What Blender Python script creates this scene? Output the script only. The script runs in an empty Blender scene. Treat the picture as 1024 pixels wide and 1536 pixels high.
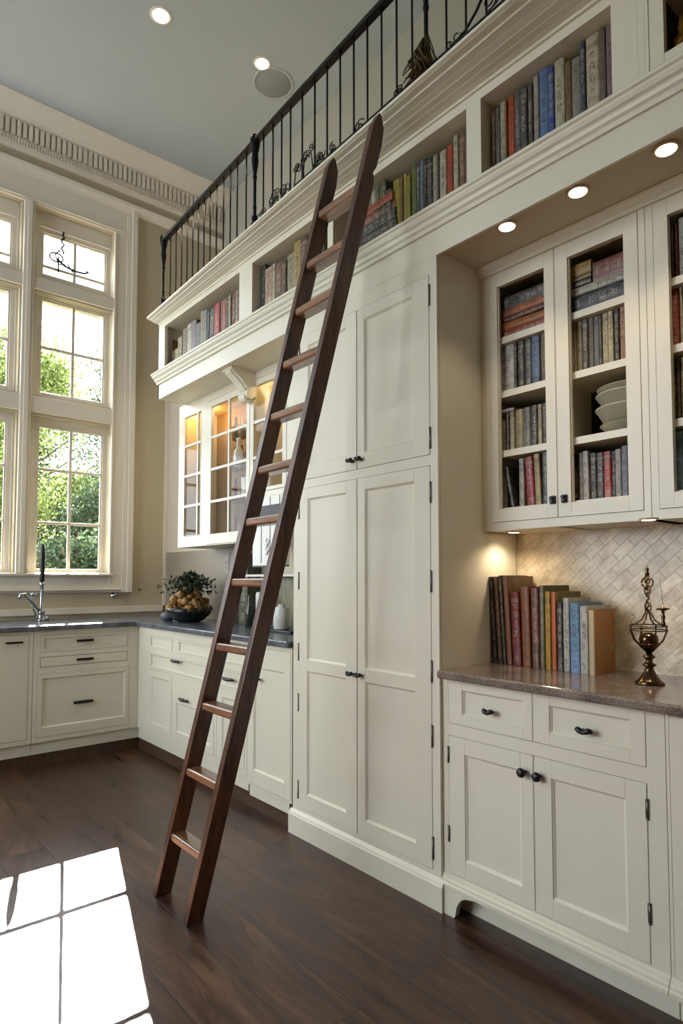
import bpy, bmesh, math, random
from mathutils import Vector, Matrix
random.seed(7)
C = bpy.context.scene.collection
SC = bpy.context.scene
PI = math.pi

def lin(h):
    r = []
    for k in (0, 2, 4):
        c = int(h[k:k+2], 16)/255
        r.append(c/12.92 if c <= .04045 else ((c+.055)/1.055)**2.4)
    return (r[0], r[1], r[2], 1)

# ---------------------------------------------------------------- materials
class N:
    def __init__(s, name):
        s.m = bpy.data.materials.new(name); s.m.use_nodes = True
        s.t = s.m.node_tree; s.t.nodes.clear()
        s.out = s.t.nodes.new('ShaderNodeOutputMaterial')
    def n(s, typ, ins=None, **kw):
        x = s.t.nodes.new('ShaderNode'+typ)
        for k, v in kw.items(): setattr(x, k, v)
        for k, v in (ins or {}).items():
            if isinstance(v, bpy.types.NodeSocket): s.t.links.new(v, x.inputs[k])
            else: x.inputs[k].default_value = v
        return x
    def bsdf(s, **ins):
        b = s.n('BsdfPrincipled', {k.replace('_', ' '): v for k, v in ins.items()})
        s.t.links.new(b.outputs[0], s.out.inputs[0]); return b
    def ramp(s, fac, stops, interp='LINEAR'):
        r = s.n('ValToRGB', {0: fac}); r.color_ramp.interpolation = interp
        e = r.color_ramp.elements
        while len(e) < len(stops): e.new(.5)
        for q, (p, c) in zip(e, stops): q.position = p; q.color = c
        return r.outputs[0]
    def math(s, op, a, b=0.0, c=None):
        d = {0: a, 1: b}
        if c is not None: d[2] = c
        return s.n('Math', d, operation=op).outputs[0]
    def mix(s, f, a, b, blend='MIX'):
        x = s.n('Mix', data_type='RGBA', blend_type=blend)
        for k, v in ((0, f), (6, a), (7, b)):
            if isinstance(v, bpy.types.NodeSocket): s.t.links.new(v, x.inputs[k])
            else: x.inputs[k].default_value = v
        return x.outputs[2]
    def obj(s): return s.n('TexCoord').outputs['Object']
    def noise(s, vec, scale, detail=4, rough=.5):
        return s.n('TexNoise', {'Vector': vec, 'Scale': scale, 'Detail': detail, 'Roughness': rough}).outputs[0]
    def mapping(s, vec, scale=(1, 1, 1), rot=(0, 0, 0)):
        return s.n('Mapping', {'Vector': vec, 'Scale': scale, 'Rotation': rot}).outputs[0]
    def bump(s, h, strength=.2, dist=.002):
        return s.n('Bump', {'Height': h, 'Strength': strength, 'Distance': dist}).outputs[0]

def simple(name, h, rough=.5, metal=0, **kw):
    a = N(name); a.bsdf(Base_Color=lin(h), Roughness=rough, Metallic=metal, **kw); return a.m

def paint(name, h, rough=.45):
    a = N(name); v = a.obj()
    n = a.noise(v, 3, 3)
    c = a.mix(n, lin(h), tuple(q*.94 for q in lin(h)[:3])+(1,))
    bp = a.bump(a.noise(v, 90, 3), .06, .001)
    a.bsdf(Base_Color=c, Roughness=rough, Normal=bp); return a.m

def wood(name, h1, h2, rough=.35, scale=1.0, axis=2, coat=.3):
    a = N(name); v = a.obj()
    sc = [14*scale]*3; sc[axis] = 1.2*scale
    mp = a.mapping(v, tuple(sc))
    n = a.noise(mp, 2.2, 8, .65)
    n2 = a.noise(a.mapping(v, tuple(q*5 for q in sc)), 2, 4)
    f = a.math('ADD', a.math('MULTIPLY', n, .75), a.math('MULTIPLY', n2, .25))
    c = a.ramp(f, [(.35, lin(h1)), (.65, lin(h2))])
    a.bsdf(Base_Color=c, Roughness=rough, Coat_Weight=coat, Coat_Roughness=.25, Normal=a.bump(f, .15, .001)); return a.m

def granite(name, hs, rough=.22):
    a = N(name); v = a.obj()
    n = a.noise(v, 160, 4, .7); n2 = a.noise(v, 9, 5, .6)
    f = a.math('ADD', a.math('MULTIPLY', n, .62), a.math('MULTIPLY', n2, .38))
    c = a.ramp(f, [(.36, lin(hs[0])), (.5, lin(hs[1])), (.66, lin(hs[2]))])
    a.bsdf(Base_Color=c, Roughness=rough); return a.m

M = {}
M['cab'] = paint('white_cabinet_paint', 'e1dcca', .34)
M['wall'] = paint('cream_wall_paint', 'b5aa90', .6)
M['wallr'] = paint('warm_wall_paint', 'c6bba8', .6)
M['trim'] = paint('window_trim_paint', 'd8d1c2', .42)
M['ceil'] = paint('ceiling_paint', 'abb2b6', .8)
M['upper'] = paint('balcony_wall_paint', 'aca698', .7)
M['iron'] = simple('black_iron', '14120f', .42, .6)
M['bronze'] = simple('dark_bronze_pull', '2a2420', .35, .8)
M['chrome'] = simple('chrome', 'b9bcc0', .12, 1)
M['steel'] = simple('brushed_hinge', '77736a', .4, .9)
M['ladder'] = wood('ladder_wood', '2a160d', '6a3f28', .38, 1, 2, .5)
M['rung'] = wood('rung_wood', '593722', 'a0704e', .22, 1, 1, 1.0)
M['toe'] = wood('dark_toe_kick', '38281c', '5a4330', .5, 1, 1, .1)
M['gran_l'] = granite('blue_grey_granite', ('2e343c', '565d66', '8b9095'))
M['gran_r'] = granite('brown_grey_granite', ('4c423d', '77695f', 'a09488'), .16)
M['cabin'] = wood('cabinet_interior_wood', '7d6a54', 'a08a70', .6, .5, 2, 0)
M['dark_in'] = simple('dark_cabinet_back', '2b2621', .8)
M['pages'] = simple('paper_pages', 'c9bfa4', .9)
M['frost'] = simple('white_glazed_ceramic', 'd9d8d0', .25)
M['platter'] = simple('celadon_stoneware', 'a5a48d', .3)
M['black'] = simple('black_plastic', '0d0d0e', .4)
M['leafd'] = simple('dark_greens', '2c3a1a', .6)
M['gold'] = simple('aged_gold', 'a57a2c', .35, .8)
M['pewter'] = simple('aged_brass', '6a543c', .2, 1)
M['spk'] = simple('speaker_grille', '8d9090', .8)
M['stone'] = simple('grey_stoneware', '5a6068', .5)
M['leafd'] = simple('dark_green_tops', '27351a', .6)

def m_floor():
    a = N('dark_plank_floor'); v = a.obj()
    rot = a.mapping(v, (1, 1, 1), (0, 0, PI/2))
    br = a.n('TexBrick', {'Vector': rot, 'Color1': (0, 0, 0, 1), 'Color2': (1, 1, 1, 1), 'Mortar': (.5, .5, .5, 1),
             'Scale': 1, 'Mortar Size': .0026, 'Mortar Smooth': .2, 'Bias': 0, 'Brick Width': 1.7, 'Row Height': .19}, offset=.37)
    tone = br.outputs[0]
    off = a.n('VectorMath', {0: v, 1: (0, 0, 0)}, operation='ADD')
    sc = a.n('VectorMath', {0: tone, 1: (7, 13, 0)}, operation='MULTIPLY')
    a.t.links.new(sc.outputs[0], off.inputs[1])
    wq = a.n('TexNoise', {'Vector': a.mapping(off.outputs[0], (2.2, .5, 1)), 'Scale': 1.5, 'Detail': 3}).outputs[1]
    wv = a.n('VectorMath', {0: off.outputs[0], 1: a.n('VectorMath', {0: wq, 1: (.35, .5, 0)}, operation='MULTIPLY').outputs[0]}, operation='ADD').outputs[0]
    g = a.noise(a.mapping(wv, (9, 1.1, 1)), 1.6, 10, .7)
    g2 = a.noise(a.mapping(wv, (70, 5, 1)), 2.0, 5, .7)
    f = a.math('ADD', a.math('MULTIPLY', g, .7), a.math('MULTIPLY', g2, .3))
    c = a.ramp(f, [(.40, lin('241610')), (.5, lin('452e22')), (.60, lin('6a4a36'))])
    c = a.mix(a.math('MULTIPLY', tone, .62), c, lin('2b1d16'))
    c = a.mix(a.math('MULTIPLY', br.outputs[1], .95), c, lin('0a0605'))
    c = a.mix(a.math('MULTIPLY', a.noise(v, 1.1, 3), .25), c, lin('4f3a2b'))
    h = a.math('SUBTRACT', a.math('MULTIPLY', f, .35), br.outputs[1])
    r = a.math('ADD', a.math('MULTIPLY', g, .28), .17)
    a.bsdf(Base_Color=c, Roughness=r, Normal=a.bump(h, .35, .0015), Specular_IOR_Level=.45); return a.m
M['floor'] = m_floor()

def m_tile():
    a = N('diagonal_marble_tile'); v = a.obj()
    sx = a.n('SeparateXYZ', {0: v})
    yz = a.n('CombineXYZ', {0: sx.outputs[1], 1: sx.outputs[2], 2: 0.0}).outputs[0]
    r1 = a.mapping(yz, (1, 1, 1), (0, 0, math.radians(42)))
    br = a.n('TexBrick', {'Vector': r1, 'Color1': (0, 0, 0, 1), 'Color2': (1, 1, 1, 1), 'Mortar': (.4, .4, .4, 1),
             'Scale': 1, 'Mortar Size': .0014, 'Mortar Smooth': .6, 'Brick Width': .08, 'Row Height': .04}, offset=.5)
    n = a.noise(v, 11, 6, .65); n2 = a.noise(a.mapping(r1, (10, 40, 1)), 2.5, 5, .6)
    c = a.ramp(n, [(.36, lin('b8a88c')), (.5, lin('d8caae')), (.64, lin('e6dcc6'))])
    c = a.mix(a.math('MULTIPLY', br.outputs[0], .38), c, lin('a3937a'))
    c = a.mix(a.math('MULTIPLY', a.ramp(n2, [(.5, (0, 0, 0, 1)), (.68, (1, 1, 1, 1))]), .5), c, lin('8f7d64'))
    c = a.mix(a.math('MULTIPLY', br.outputs[1], .4), c, lin('7f6e58'))
    a.bsdf(Base_Color=c, Roughness=.28, Normal=a.bump(a.math('SUBTRACT', 1.0, br.outputs[1]), .5, .002)); return a.m
M['tile'] = m_tile()

def m_book():
    a = N('printed_book_cloth'); tc = a.n('TexCoord'); g = a.n('SeparateXYZ', {0: tc.outputs['Generated']})
    oi = a.n('ObjectInfo'); base = oi.outputs['Color']; rnd = oi.outputs['Random']
    y, z = g.outputs[1], g.outputs[2]
    lum = a.n('RGBToBW', {0: base}).outputs[0]
    dark = a.math('LESS_THAN', lum, .13)
    ink = a.mix(dark, lin('3a2d26'), lin('a39a86'))
    cz = a.math('FLOOR', a.math('MULTIPLY', z, 84)); cy = a.math('FLOOR', a.math('MULTIPLY', y, 9))
    wn = a.n('TexWhiteNoise', {'Vector': a.n('CombineXYZ', {0: cy, 1: cz, 2: a.math('MULTIPLY', rnd, 37)}).outputs[0]}, noise_dimensions='3D').outputs[0]
    gl = a.math('GREATER_THAN', wn, .55)
    my = a.math('COMPARE', y, .5, .22)
    ctr = a.math('ADD', a.math('MULTIPLY', rnd, .15), .5)
    mz = a.math('COMPARE', z, ctr, .24)
    word = a.math('LESS_THAN', a.math('FRACT', a.math('MULTIPLY', z, a.math('ADD', 5.0, a.math('MULTIPLY', rnd, 4)))), .78)
    mz2 = a.math('COMPARE', z, .12, .05)
    m1 = a.math('MAXIMUM', a.math('MULTIPLY', mz, word), mz2)
    nx = a.n('SeparateXYZ', {0: tc.outputs['Normal']}).outputs[0]
    spine = a.math('LESS_THAN', nx, -.6)
    f = a.math('MULTIPLY', a.math('MULTIPLY', gl, my), a.math('MULTIPLY', m1, spine))
    blot = a.noise(a.n('VectorMath', {0: tc.outputs['Object'], 1: a.n('CombineXYZ', {0: a.math('MULTIPLY', rnd, 50), 1: 0.0, 2: 0.0}).outputs[0]}, operation='ADD').outputs[0], 45, 6, .75)
    c = a.mix(a.ramp(blot, [(.45, (0, 0, 0, 1)), (.62, (1, 1, 1, 1))]), base, a.mix(.34, base, ink))
    hs = a.n('HueSaturation', {'Hue': a.math('ADD', .485, a.math('MULTIPLY', a.math('FRACT', a.math('MULTIPLY', rnd, 7.3)), .05)), 'Saturation': .9, 'Value': a.math('ADD', .45, a.math('MULTIPLY', a.math('FRACT', a.math('MULTIPLY', rnd, 3.7)), .9)), 'Color': c}).outputs[0]
    pz = a.math('MULTIPLY', a.math('LESS_THAN', z, a.math('MULTIPLY', a.math('FRACT', a.math('MULTIPLY', rnd, 11.1)), .45)), a.math('GREATER_THAN', a.math('FRACT', a.math('MULTIPLY', rnd, 5.1)), .5))
    c = a.mix(pz, c, hs)
    c = a.mix(a.math('MULTIPLY', a.noise(tc.outputs['Object'], 14, 3), .5), c, (.01, .008, .006, 1))
    c = a.mix(a.math('MULTIPLY', f, .68), c, ink)
    bnd = a.math('MULTIPLY', a.math('MULTIPLY', a.math('COMPARE', z, .88, .03), spine), a.math('GREATER_THAN', rnd, .45))
    c = a.mix(a.math('MULTIPLY', bnd, .35), c, ink)
    a.bsdf(Base_Color=c, Roughness=.42); return a.m
M['book'] = m_book()

def m_glass(name, ior):
    a = N(name)
    fr = a.math('MULTIPLY', a.n('Fresnel', {'IOR': ior}).outputs[0], a.math('SUBTRACT', 1.0, a.n('NewGeometry').outputs['Backfacing']))
    mx = a.n('MixShader', {0: fr, 1: a.n('BsdfTransparent', {'Color': (.97, .98, .98, 1)}).outputs[0], 2: a.n('BsdfGlossy', {'Roughness': .02, 'Color': (1, 1, 1, 1)}).outputs[0]})
    a.t.links.new(mx.outputs[0], a.out.inputs[0]); return a.m
M['glass'] = m_glass('window_glass', 1.45); M['cglass'] = m_glass('cabinet_glass', 1.17)

def emis(name, col, s):
    a = N(name); e = a.n('Emission', {'Color': col, 'Strength': s}); a.t.links.new(e.outputs[0], a.out.inputs[0]); return a.m
M['lamp'] = emis('lit_lamp_lens', (1, .93, .82, 1), 4)
M['amber'] = emis('amber_lamp_lens', (1, .62, .2, 1), 4)

def m_leaf(name, h1, h2):
    a = N(name); r = a.n('Attribute', attribute_name='tone').outputs['Fac']
    c = a.ramp(r, [(0, lin(h1)), (1, lin(h2))])
    d = a.n('BsdfDiffuse', {'Color': c}); t = a.n('BsdfTranslucent', {'Color': c})
    mx = a.n('MixShader', {0: .35, 1: d.outputs[0], 2: t.outputs[0]})
    a.t.links.new(mx.outputs[0], a.out.inputs[0]); return a.m
M['leaf1'] = m_leaf('bright_foliage', '46522a', '8c9756')
M['leaf2'] = m_leaf('deep_foliage', '222e1c', '55634a')
M['bark'] = wood('bark', '2a211a', '4a3d30', .9, .4, 2, 0)
M['grass'] = simple('lawn_grass', '2c3a1c', .9)

# ---------------------------------------------------------------- mesh builder (world coordinates)
class MB:
    def __init__(s): s.v = []; s.f = []; s.mi = []; s.cur = 0; s.smooth = []; s.sm = False
    def add(s, vs, fs):
        o = len(s.v); s.v += [tuple(q) for q in vs]
        for f in fs: s.f.append([o+i for i in f]); s.mi.append(s.cur); s.smooth.append(s.sm)
    def box(s, x0, x1, y0, y1, z0, z1):
        x0, x1 = sorted((x0, x1)); y0, y1 = sorted((y0, y1)); z0, z1 = sorted((z0, z1))
        s.add([(x, y, z) for x in (x0, x1) for y in (y0, y1) for z in (z0, z1)],
              [(0, 1, 3, 2), (4, 6, 7, 5), (0, 4, 5, 1), (2, 3, 7, 6), (0, 2, 6, 4), (1, 5, 7, 3)])
        return s
    def fbox(s, P, a0, a1, z0, z1, d0, d1):
        p, q = P(a0, z0, d0), P(a1, z1, d1)
        return s.box(p[0], q[0], p[1], q[1], p[2], q[2])
    def loops(s, ls, cap0=False, cap1=False, close=True):
        n = len(ls[0]); vs = [p for l in ls for p in l]; fs = []
        for k in range(len(ls)-1):
            for i in range(n if close else n-1):
                j = (i+1) % n
                fs.append((k*n+i, k*n+j, (k+1)*n+j, (k+1)*n+i))
        if cap0: fs.append(tuple(range(n))[::-1])
        if cap1: fs.append(tuple((len(ls)-1)*n+i for i in range(n)))
        s.add(vs, fs); return s
    def prism(s, prof, fn, t0, t1):           # prof in 2-D, fn(p, t) -> 3-D, swept t0..t1
        return s.loops([[fn(p, t0) for p in prof], [fn(p, t1) for p in prof]], True, True)
    def lathe(s, prof, c, n=20, axis='z'):
        ls = []
        for r, h in prof:
            l = []
            for i in range(n):
                a = 2*PI*i/n; p, q = max(r, 1e-4)*math.cos(a), max(r, 1e-4)*math.sin(a)
                l.append({'z': (c[0]+p, c[1]+q, c[2]+h), 'x': (c[0]+h, c[1]+p, c[2]+q), 'y': (c[0]+p, c[1]+h, c[2]+q)}[axis])
            ls.append(l)
        sm = s.sm; s.sm = True; s.loops(ls, True, True); s.sm = sm; return s
    def tube(s, pts, r, n=8):
        pts = [Vector(p) for p in pts]; rs = r if isinstance(r, (list, tuple)) else [r]*len(pts); ls = []
        t = (pts[1]-pts[0]).normalized(); up = Vector((0, 0, 1)) if abs(t.z) < .9 else Vector((1, 0, 0))
        nrm = t.cross(up).normalized()
        for i, p in enumerate(pts):
            t = (pts[min(i+1, len(pts)-1)]-pts[max(i-1, 0)])
            t = t.normalized() if t.length > 1e-9 else Vector((0, 0, 1))
            nrm = (nrm-t*nrm.dot(t)); nrm = nrm.normalized() if nrm.length > 1e-6 else t.orthogonal().normalized()
            b = t.cross(nrm)
            ls.append([tuple(p+(nrm*math.cos(2*PI*k/n)+b*math.sin(2*PI*k/n))*rs[i]) for k in range(n)])
        sm = s.sm; s.sm = True; s.loops(ls, True, True); s.sm = sm; return s
    def ball(s, c, r, sx=1, sy=1, sz=1, n=14, R=None):
        ls = []; c = Vector(c)
        for k in range(1, 9):
            th = PI*k/9
            ls.append([Vector((r*sx*math.sin(th)*math.cos(2*PI*i/n), r*sy*math.sin(th)*math.sin(2*PI*i/n), r*sz*math.cos(th))) for i in range(n)])
        if R: ls = [[R @ p for p in l] for l in ls]
        sm = s.sm; s.sm = True; s.loops([[tuple(c+p) for p in l] for l in ls], True, True); s.sm = sm; return s
    def build(s, name, mats, parent=None, loc=None, bevel=0, color=None, solid=True):
        if parent is not None and loc is None: off = Vector(parent['_o'])
        elif loc is not None: off = Vector(loc)
        else:
            xs = [[p[k] for p in s.v] for k in range(3)]
            off = Vector(((min(xs[0])+max(xs[0]))/2, (min(xs[1])+max(xs[1]))/2, min(xs[2])))
        me = bpy.data.meshes.new(name); me.from_pydata([tuple(Vector(p)-off) for p in s.v], [], s.f)
        for m in (mats if isinstance(mats, (list, tuple)) else [mats]): me.materials.append(m)
        me.polygons.foreach_set('material_index', s.mi); me.polygons.foreach_set('use_smooth', s.smooth)
        if solid:
            b = bmesh.new(); b.from_mesh(me); bmesh.ops.recalc_face_normals(b, faces=b.faces); b.to_mesh(me); b.free()
        o = bpy.data.objects.new(name, me); C.objects.link(o)
        if parent is not None:
            o.parent = parent
            o['_o'] = tuple(off)
        else:
            o.location = off; o['_o'] = tuple(off)
        if bevel:
            m = o.modifiers.new('bevel', 'BEVEL'); m.width = bevel; m.segments = 2; m.limit_method = 'ANGLE'; m.angle_limit = .6
        if color: o.color = lin(color)
        return o

def thing(name, loc, label, cat, group=None):
    o = bpy.data.objects.new(name, None); C.objects.link(o); o.location = loc; o['_o'] = tuple(loc)
    o.empty_display_size = .1
    o['label'] = label; o['category'] = cat
    if group: o['group'] = group
    return o
def tag(o, label, cat, group=None, kind=None):
    o['label'] = label; o['category'] = cat
    if group: o['group'] = group
    if kind: o['kind'] = kind
    return o
def struct(mb, name, mat, parent=None, bevel=0):
    o = mb.build(name, mat, parent, bevel=bevel)
    if parent is None: o['kind'] = 'structure'
    return o
def FX(X): return lambda a, z, d: (X-d, a, z)      # cabinet face looking towards -x, a = y
def FY(Y): return lambda a, z, d: (a, Y-d, z)      # cabinet face looking towards -y, a = x

def framed(mb, P, a0, a1, z0, z1, openings, d0=-.02, d1=0):
    """flat frame with rectangular openings (a0,a1,z0,z1)"""
    A = sorted({a0, a1, *[o[0] for o in openings], *[o[1] for o in openings]})
    Z = sorted({z0, z1, *[o[2] for o in openings], *[o[3] for o in openings]})
    for i in range(len(A)-1):
        run = None
        for j in range(len(Z)-1):
            ca, cz = (A[i]+A[i+1])/2, (Z[j]+Z[j+1])/2
            hole = any(o[0] < ca < o[1] and o[2] < cz < o[3] for o in openings)
            if not hole:
                run = [Z[j], Z[j+1]] if run is None else [run[0], Z[j+1]]
            if (hole or j == len(Z)-2) and run:
                mb.fbox(P, A[i], A[i+1], run[0], run[1], d0, d1); run = None
def rect(P, a0, a1, z0, z1, d): return [P(a0, z0, d), P(a1, z0, d), P(a1, z1, d), P(a0, z1, d)]

def panel_door(P, a0, a1, z0, z1, panels, t=.02, rec=.009, bead=.007):
    a0, a1 = sorted((a0, a1)); panels = [(min(p[0], p[1]), max(p[0], p[1]), p[2], p[3]) for p in panels]
    mb = MB(); g = .0016
    a0 += g; a1 -= g; z0 += g; z1 -= g
    d = .0015
    pa0, pa1 = panels[0][0], panels[0][1]
    mb.fbox(P, a0, pa0, z0, z1, -t, d); mb.fbox(P, pa1, a1, z0, z1, -t, d)
    zs = sorted(panels, key=lambda p: p[2]); cur = z0
    for p in zs: mb.fbox(P, pa0, pa1, cur, p[2], -t, d); cur = p[3]
    mb.fbox(P, pa0, pa1, cur, z1, -t, d)
    for p in zs:
        mb.loops([rect(P, p[0], p[1], p[2], p[3], d-.001),
                  rect(P, p[0]+.002, p[1]-.002, p[2]+.002, p[3]-.002, d-.004),
                  rect(P, p[0]+bead, p[1]-bead, p[2]+bead, p[3]-bead, d-rec+.002),
                  rect(P, p[0]+bead, p[1]-bead, p[2]+bead, p[3]-bead, d-rec)], False, True)
    return mb
def pan(a0, a1, z0, z1, w=.06):
    a0, a1 = sorted((a0, a1)); return [(a0+w, a1-w, z0+w, z1-w)]

def round_knob(P, a, z, parent, r=.016, name='knob'):
    c = P(a, z, .002); axis = 'x' if abs(P(0, 0, 1)[0]-P(0, 0, 0)[0]) > .5 else 'y'
    prof = [(.006, 0), (.006, .012), (r*.8, .015), (r, .021), (r*.9, .027), (r*.4, .031), (.001, .032)]
    return MB().lathe([(q, -h) for q, h in prof], c, 16, axis).build(name, M['black'], parent)
def iron_pull(P, a, z, parent, w=.05):
    mb = MB(); pts = []
    for k in range(9):
        t = k/8; pts.append(P(a+(t-.5)*w, z+.004*math.sin(t*9), .018+.006*math.sin(PI*t)))
    mb.tube(pts, [.004, .008, .0095, .007, .0055, .007, .0095, .008, .004], 10)
    mb.tube([P(a-w*.22, z, 0), P(a-w*.22, z, .02)], .005); mb.tube([P(a+w*.22, z, 0), P(a+w*.22, z, .02)], .005)
    return mb.build('pull', M['black'], parent)
def bar_pull(P, a, z, parent, w=.11, mat='bronze', h=.017):
    mb = MB(); mb.fbox(P, a-w/2, a+w/2, z-h/2, z+h/2, 0, .004); mb.fbox(P, a-w/2+.003, a+w/2-.003, z-h/2+.003, z-h/2+.006, .004, .02)
    mb.fbox(P, a-w/2+.003, a+w/2-.003, z+h/2-.006, z+h/2-.002, .004, .02); mb.fbox(P, a-w/2+.003, a+w/2-.003, z-h/2+.003, z+h/2-.002, .016, .02)
    return mb.build('pull', M[mat], parent, bevel=.001)
def hinge(P, a, z, parent, h=.06):
    mb = MB(); c = P(a, z-h/2, .001); mb.lathe([(.004, 0), (.004, h)], c, 8)
    mb.lathe([(.0055, -.004), (.0055, 0)], c, 8); mb.lathe([(.0055, h), (.0055, h+.004)], c, 8)
    mb.fbox(P, a-.006, a+.006, z-h/2, z+h/2, -.001, .0015)
    return mb.build('hinge', M['steel'], parent)
SOFFIT_W, UNDER_W, PUCK_W = 4.5, 1.8, 1.6
SKY_S, SUN_S, EXPO = 6.0, 70.0, 0.66
# ================================================================ THE ROOM
YW, XB, XU2, ZC = 5.03, 2.30, 2.80, 4.75
XL, YR = -3.2, -3.6
struct(MB().box(XL-.2, XB+.1, YR-.2, YW+.2, -.06, 0), 'floor', M['floor'])
struct(MB().box(XL-.2, XU2+.2, YR-.2, YW+.2, ZC, ZC+.1), 'ceiling', M['ceil'])
struct(MB().box(XB, XB+.1, YR, YW, 0, 3.0), 'wall_right', M['wallr'])
struct(MB().box(XU2, XU2+.1, YR, YW+.2, 3.0, ZC), 'wall_balcony', M['upper'])
struct(MB().box(XL, XU2, YR-.2, YR, 0, ZC), 'wall_rear', paint('rear_wall_paint', 'a39a86', .6))
# window wall with openings
cols = [(1.205, 1.80), (.51, 1.105), (-.185, .41)]
rows = [(1.25, 2.45), (2.60, 3.40), (3.52, 4.07)]
mb = MB(); framed(mb, FY(YW), XL-.2, XU2+.2, 0, ZC, [(c[0], c[1], r[0], r[1]) for c in cols for r in rows], -.2, 0)
wf = struct(mb, 'wall_front', M['wall'])
# left wall with tall windows
lops = [(a, a+1.5, .8, 4.0) for a in (1.85, 3.45)]
mb = MB(); framed(mb, lambda a, z, d: (XL+d, a, z), YR, YW, 0, ZC, lops, -.2, 0)
struct(mb, 'wall_left', M['wall'])
k = 10
for a0, a1, z0, z1 in lops:
    mb = MB(); P = lambda a, z, d: (XL-.12+d, a, z)
    framed(mb, P, a0, a1, z0, z1, [(a0+.06+i*.48, a0+.06+i*.48+.42, z0+.06+j*.78, z0+.06+j*.78+.74) for i in range(3) for j in range(4)], 0, .05)
    struct(mb, 'window_%d' % k, M['trim']); k += 1

# sash windows of the window wall
YG = YW+.09
def dp(x, z): return x*YG/YW, 1.21+(z-1.21)*YG/YW
k = 1
for ci, c in enumerate(cols):
    for ri, r in enumerate(rows):
        sh = c[0]-cols[0][0]
        g0, z0 = dp(1.262+sh, {0: 1.285, 1: 2.63, 2: 3.55}[ri]); g1, z1 = dp(1.722+sh, {0: 2.358, 1: 3.338, 2: 3.86}[ri])
        mid = (g0+g1)/2
        w = .011
        bars = {0: [1.633, 2.04], 1: [2.975], 2: [3.61]}[ri]
        zb = [dp(0, b)[1] for b in bars]
        edges = [z0]+zb+[z1]
        ops = []
        for i in range(len(edges)-1):
            e0 = edges[i]+(w if i else 0); e1 = edges[i+1]-(w if i < len(edges)-2 else 0)
            ops += [(g0, mid-w, e0, e1), (mid+w, g1, e0, e1)]
        mb = MB(); P = FY(YG)
        # outer jamb frame, then the sash in front
        framed(mb, P, c[0], c[1], r[0], r[1], [(g0-.045, g1+.045, z0-.045, z1+.045)], -.06, .03)
        framed(mb, P, g0-.045, g1+.045, z0-.045, z1+.045, [(g0-.012, g1+.012, z0-.012, z1+.012)], -.03, .016)
        framed(mb, P, g0-.012, g1+.012, z0-.012, z1+.012, ops, -.012, .008)
        f = struct(mb, 'window_%d' % k, M['trim'], bevel=.002); k += 1
        MB().fbox(P, g0-.01, g1+.01, z0-.01, z1+.01, -.004, -.001).build('glass_pane', M['glass'], f)

# casing, mullion bands, aprons and crown: mouldings swept along x on the window wall
def mould_x(prof, x0, x1, y, z):      # prof: (projection, height)
    return MB().prism(prof, lambda p, t: (t, y-p[0], z+p[1]), x0, x1)
mb = MB()
P = FY(YW)
for zc, h in ((2.45, .15), (3.40, .12)):
    mb.fbox(P, -.185, 1.80, zc+.012, zc+h-.012, 0, .022)
for x0, x1 in ((1.105, 1.205), (.41, .51)):
    mb.fbox(P, x0+.012, x1-.012, 1.25, 4.07, 0, .034)
    mb.fbox(P, x0+.034, x1-.034, 1.25, 4.07, .034, .044)
struct(mb, 'trim_1', M['trim'], bevel=.003)
mb = MB()
mb.fbox(P, 1.80, 1.985, 1.10, 4.09, 0, .018); mb.fbox(P, 1.80, 1.815, 1.25, 4.07, .018, .03); mb.fbox(P, 1.94, 1.985, 1.10, 4.30, .018, .045)
mb.fbox(P, 1.90, 1.94, 1.10, 4.25, .018, .028)
mb.fbox(P, -.5, 1.94, 4.07, 4.28, 0, .02); mb.fbox(P, -.5, 1.94, 4.085, 4.10, .02, .035)
struct(mb, 'trim_2', M['trim'], bevel=.003)
mb = MB()
mb.prism([(0, 0), (.03, 0), (.045, .01), (.045, .022), (0, .03)], lambda p, t: (t, YW-p[0], 1.225+p[1]), -.5, 1.83)
mb.prism([(0, 0), (.012, 0), (.02, .012), (.03, .02), (.03, .03), (0, .035)], lambda p, t: (t, YW-p[0], 1.10+p[1]), -.5, 1.94)
mb.fbox(P, -.5, 1.94, 1.135, 1.225, 0, .012)
mb.fbox(P, -.5, 2.29, .935, .985, 0, .014); mb.fbox(P, 2.265, 2.30, .935, 3.0, 0, .014)
struct(mb, 'trim_3', M['trim'], bevel=.002)
mb = mould_x([(0, 0), (.02, 0), (.03, .02), (.055, .045), (.06, .07), (0, .08)], XL, XU2, YW, 4.27)
struct(mb, 'trim_4', M['trim'])
mb = mould_x([(0, -.02), (.02, -.02), (.03, 0), (.03, .19), (.06, .205), (.07, .225), (.17, .27), (.2, .29), (.2, ZC-4.45), (0, ZC-4.45)], XL, XU2, YW, 4.45)
for i in range(120):
    x = 2.78-i*.04
    if x < -1.6: break
    mb.box(x-.013, x+.013, YW-.058, YW-.03, 4.525, 4.635)
    for q in (0, .02): mb.box(x-.0065+q, x+.0065+q, YW-.05, YW-.03, 4.475, 4.505)
struct(mb, 'trim_5', M['trim'])

# ================================================================ LEFT RUNS OF BASE CABINETS
CT = .905
YF, XF = 4.35, 1.785
def toe(mb, P, a0, a1): mb.fbox(P, a0, a1, .08, .1548, -.05, -.014)
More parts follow.
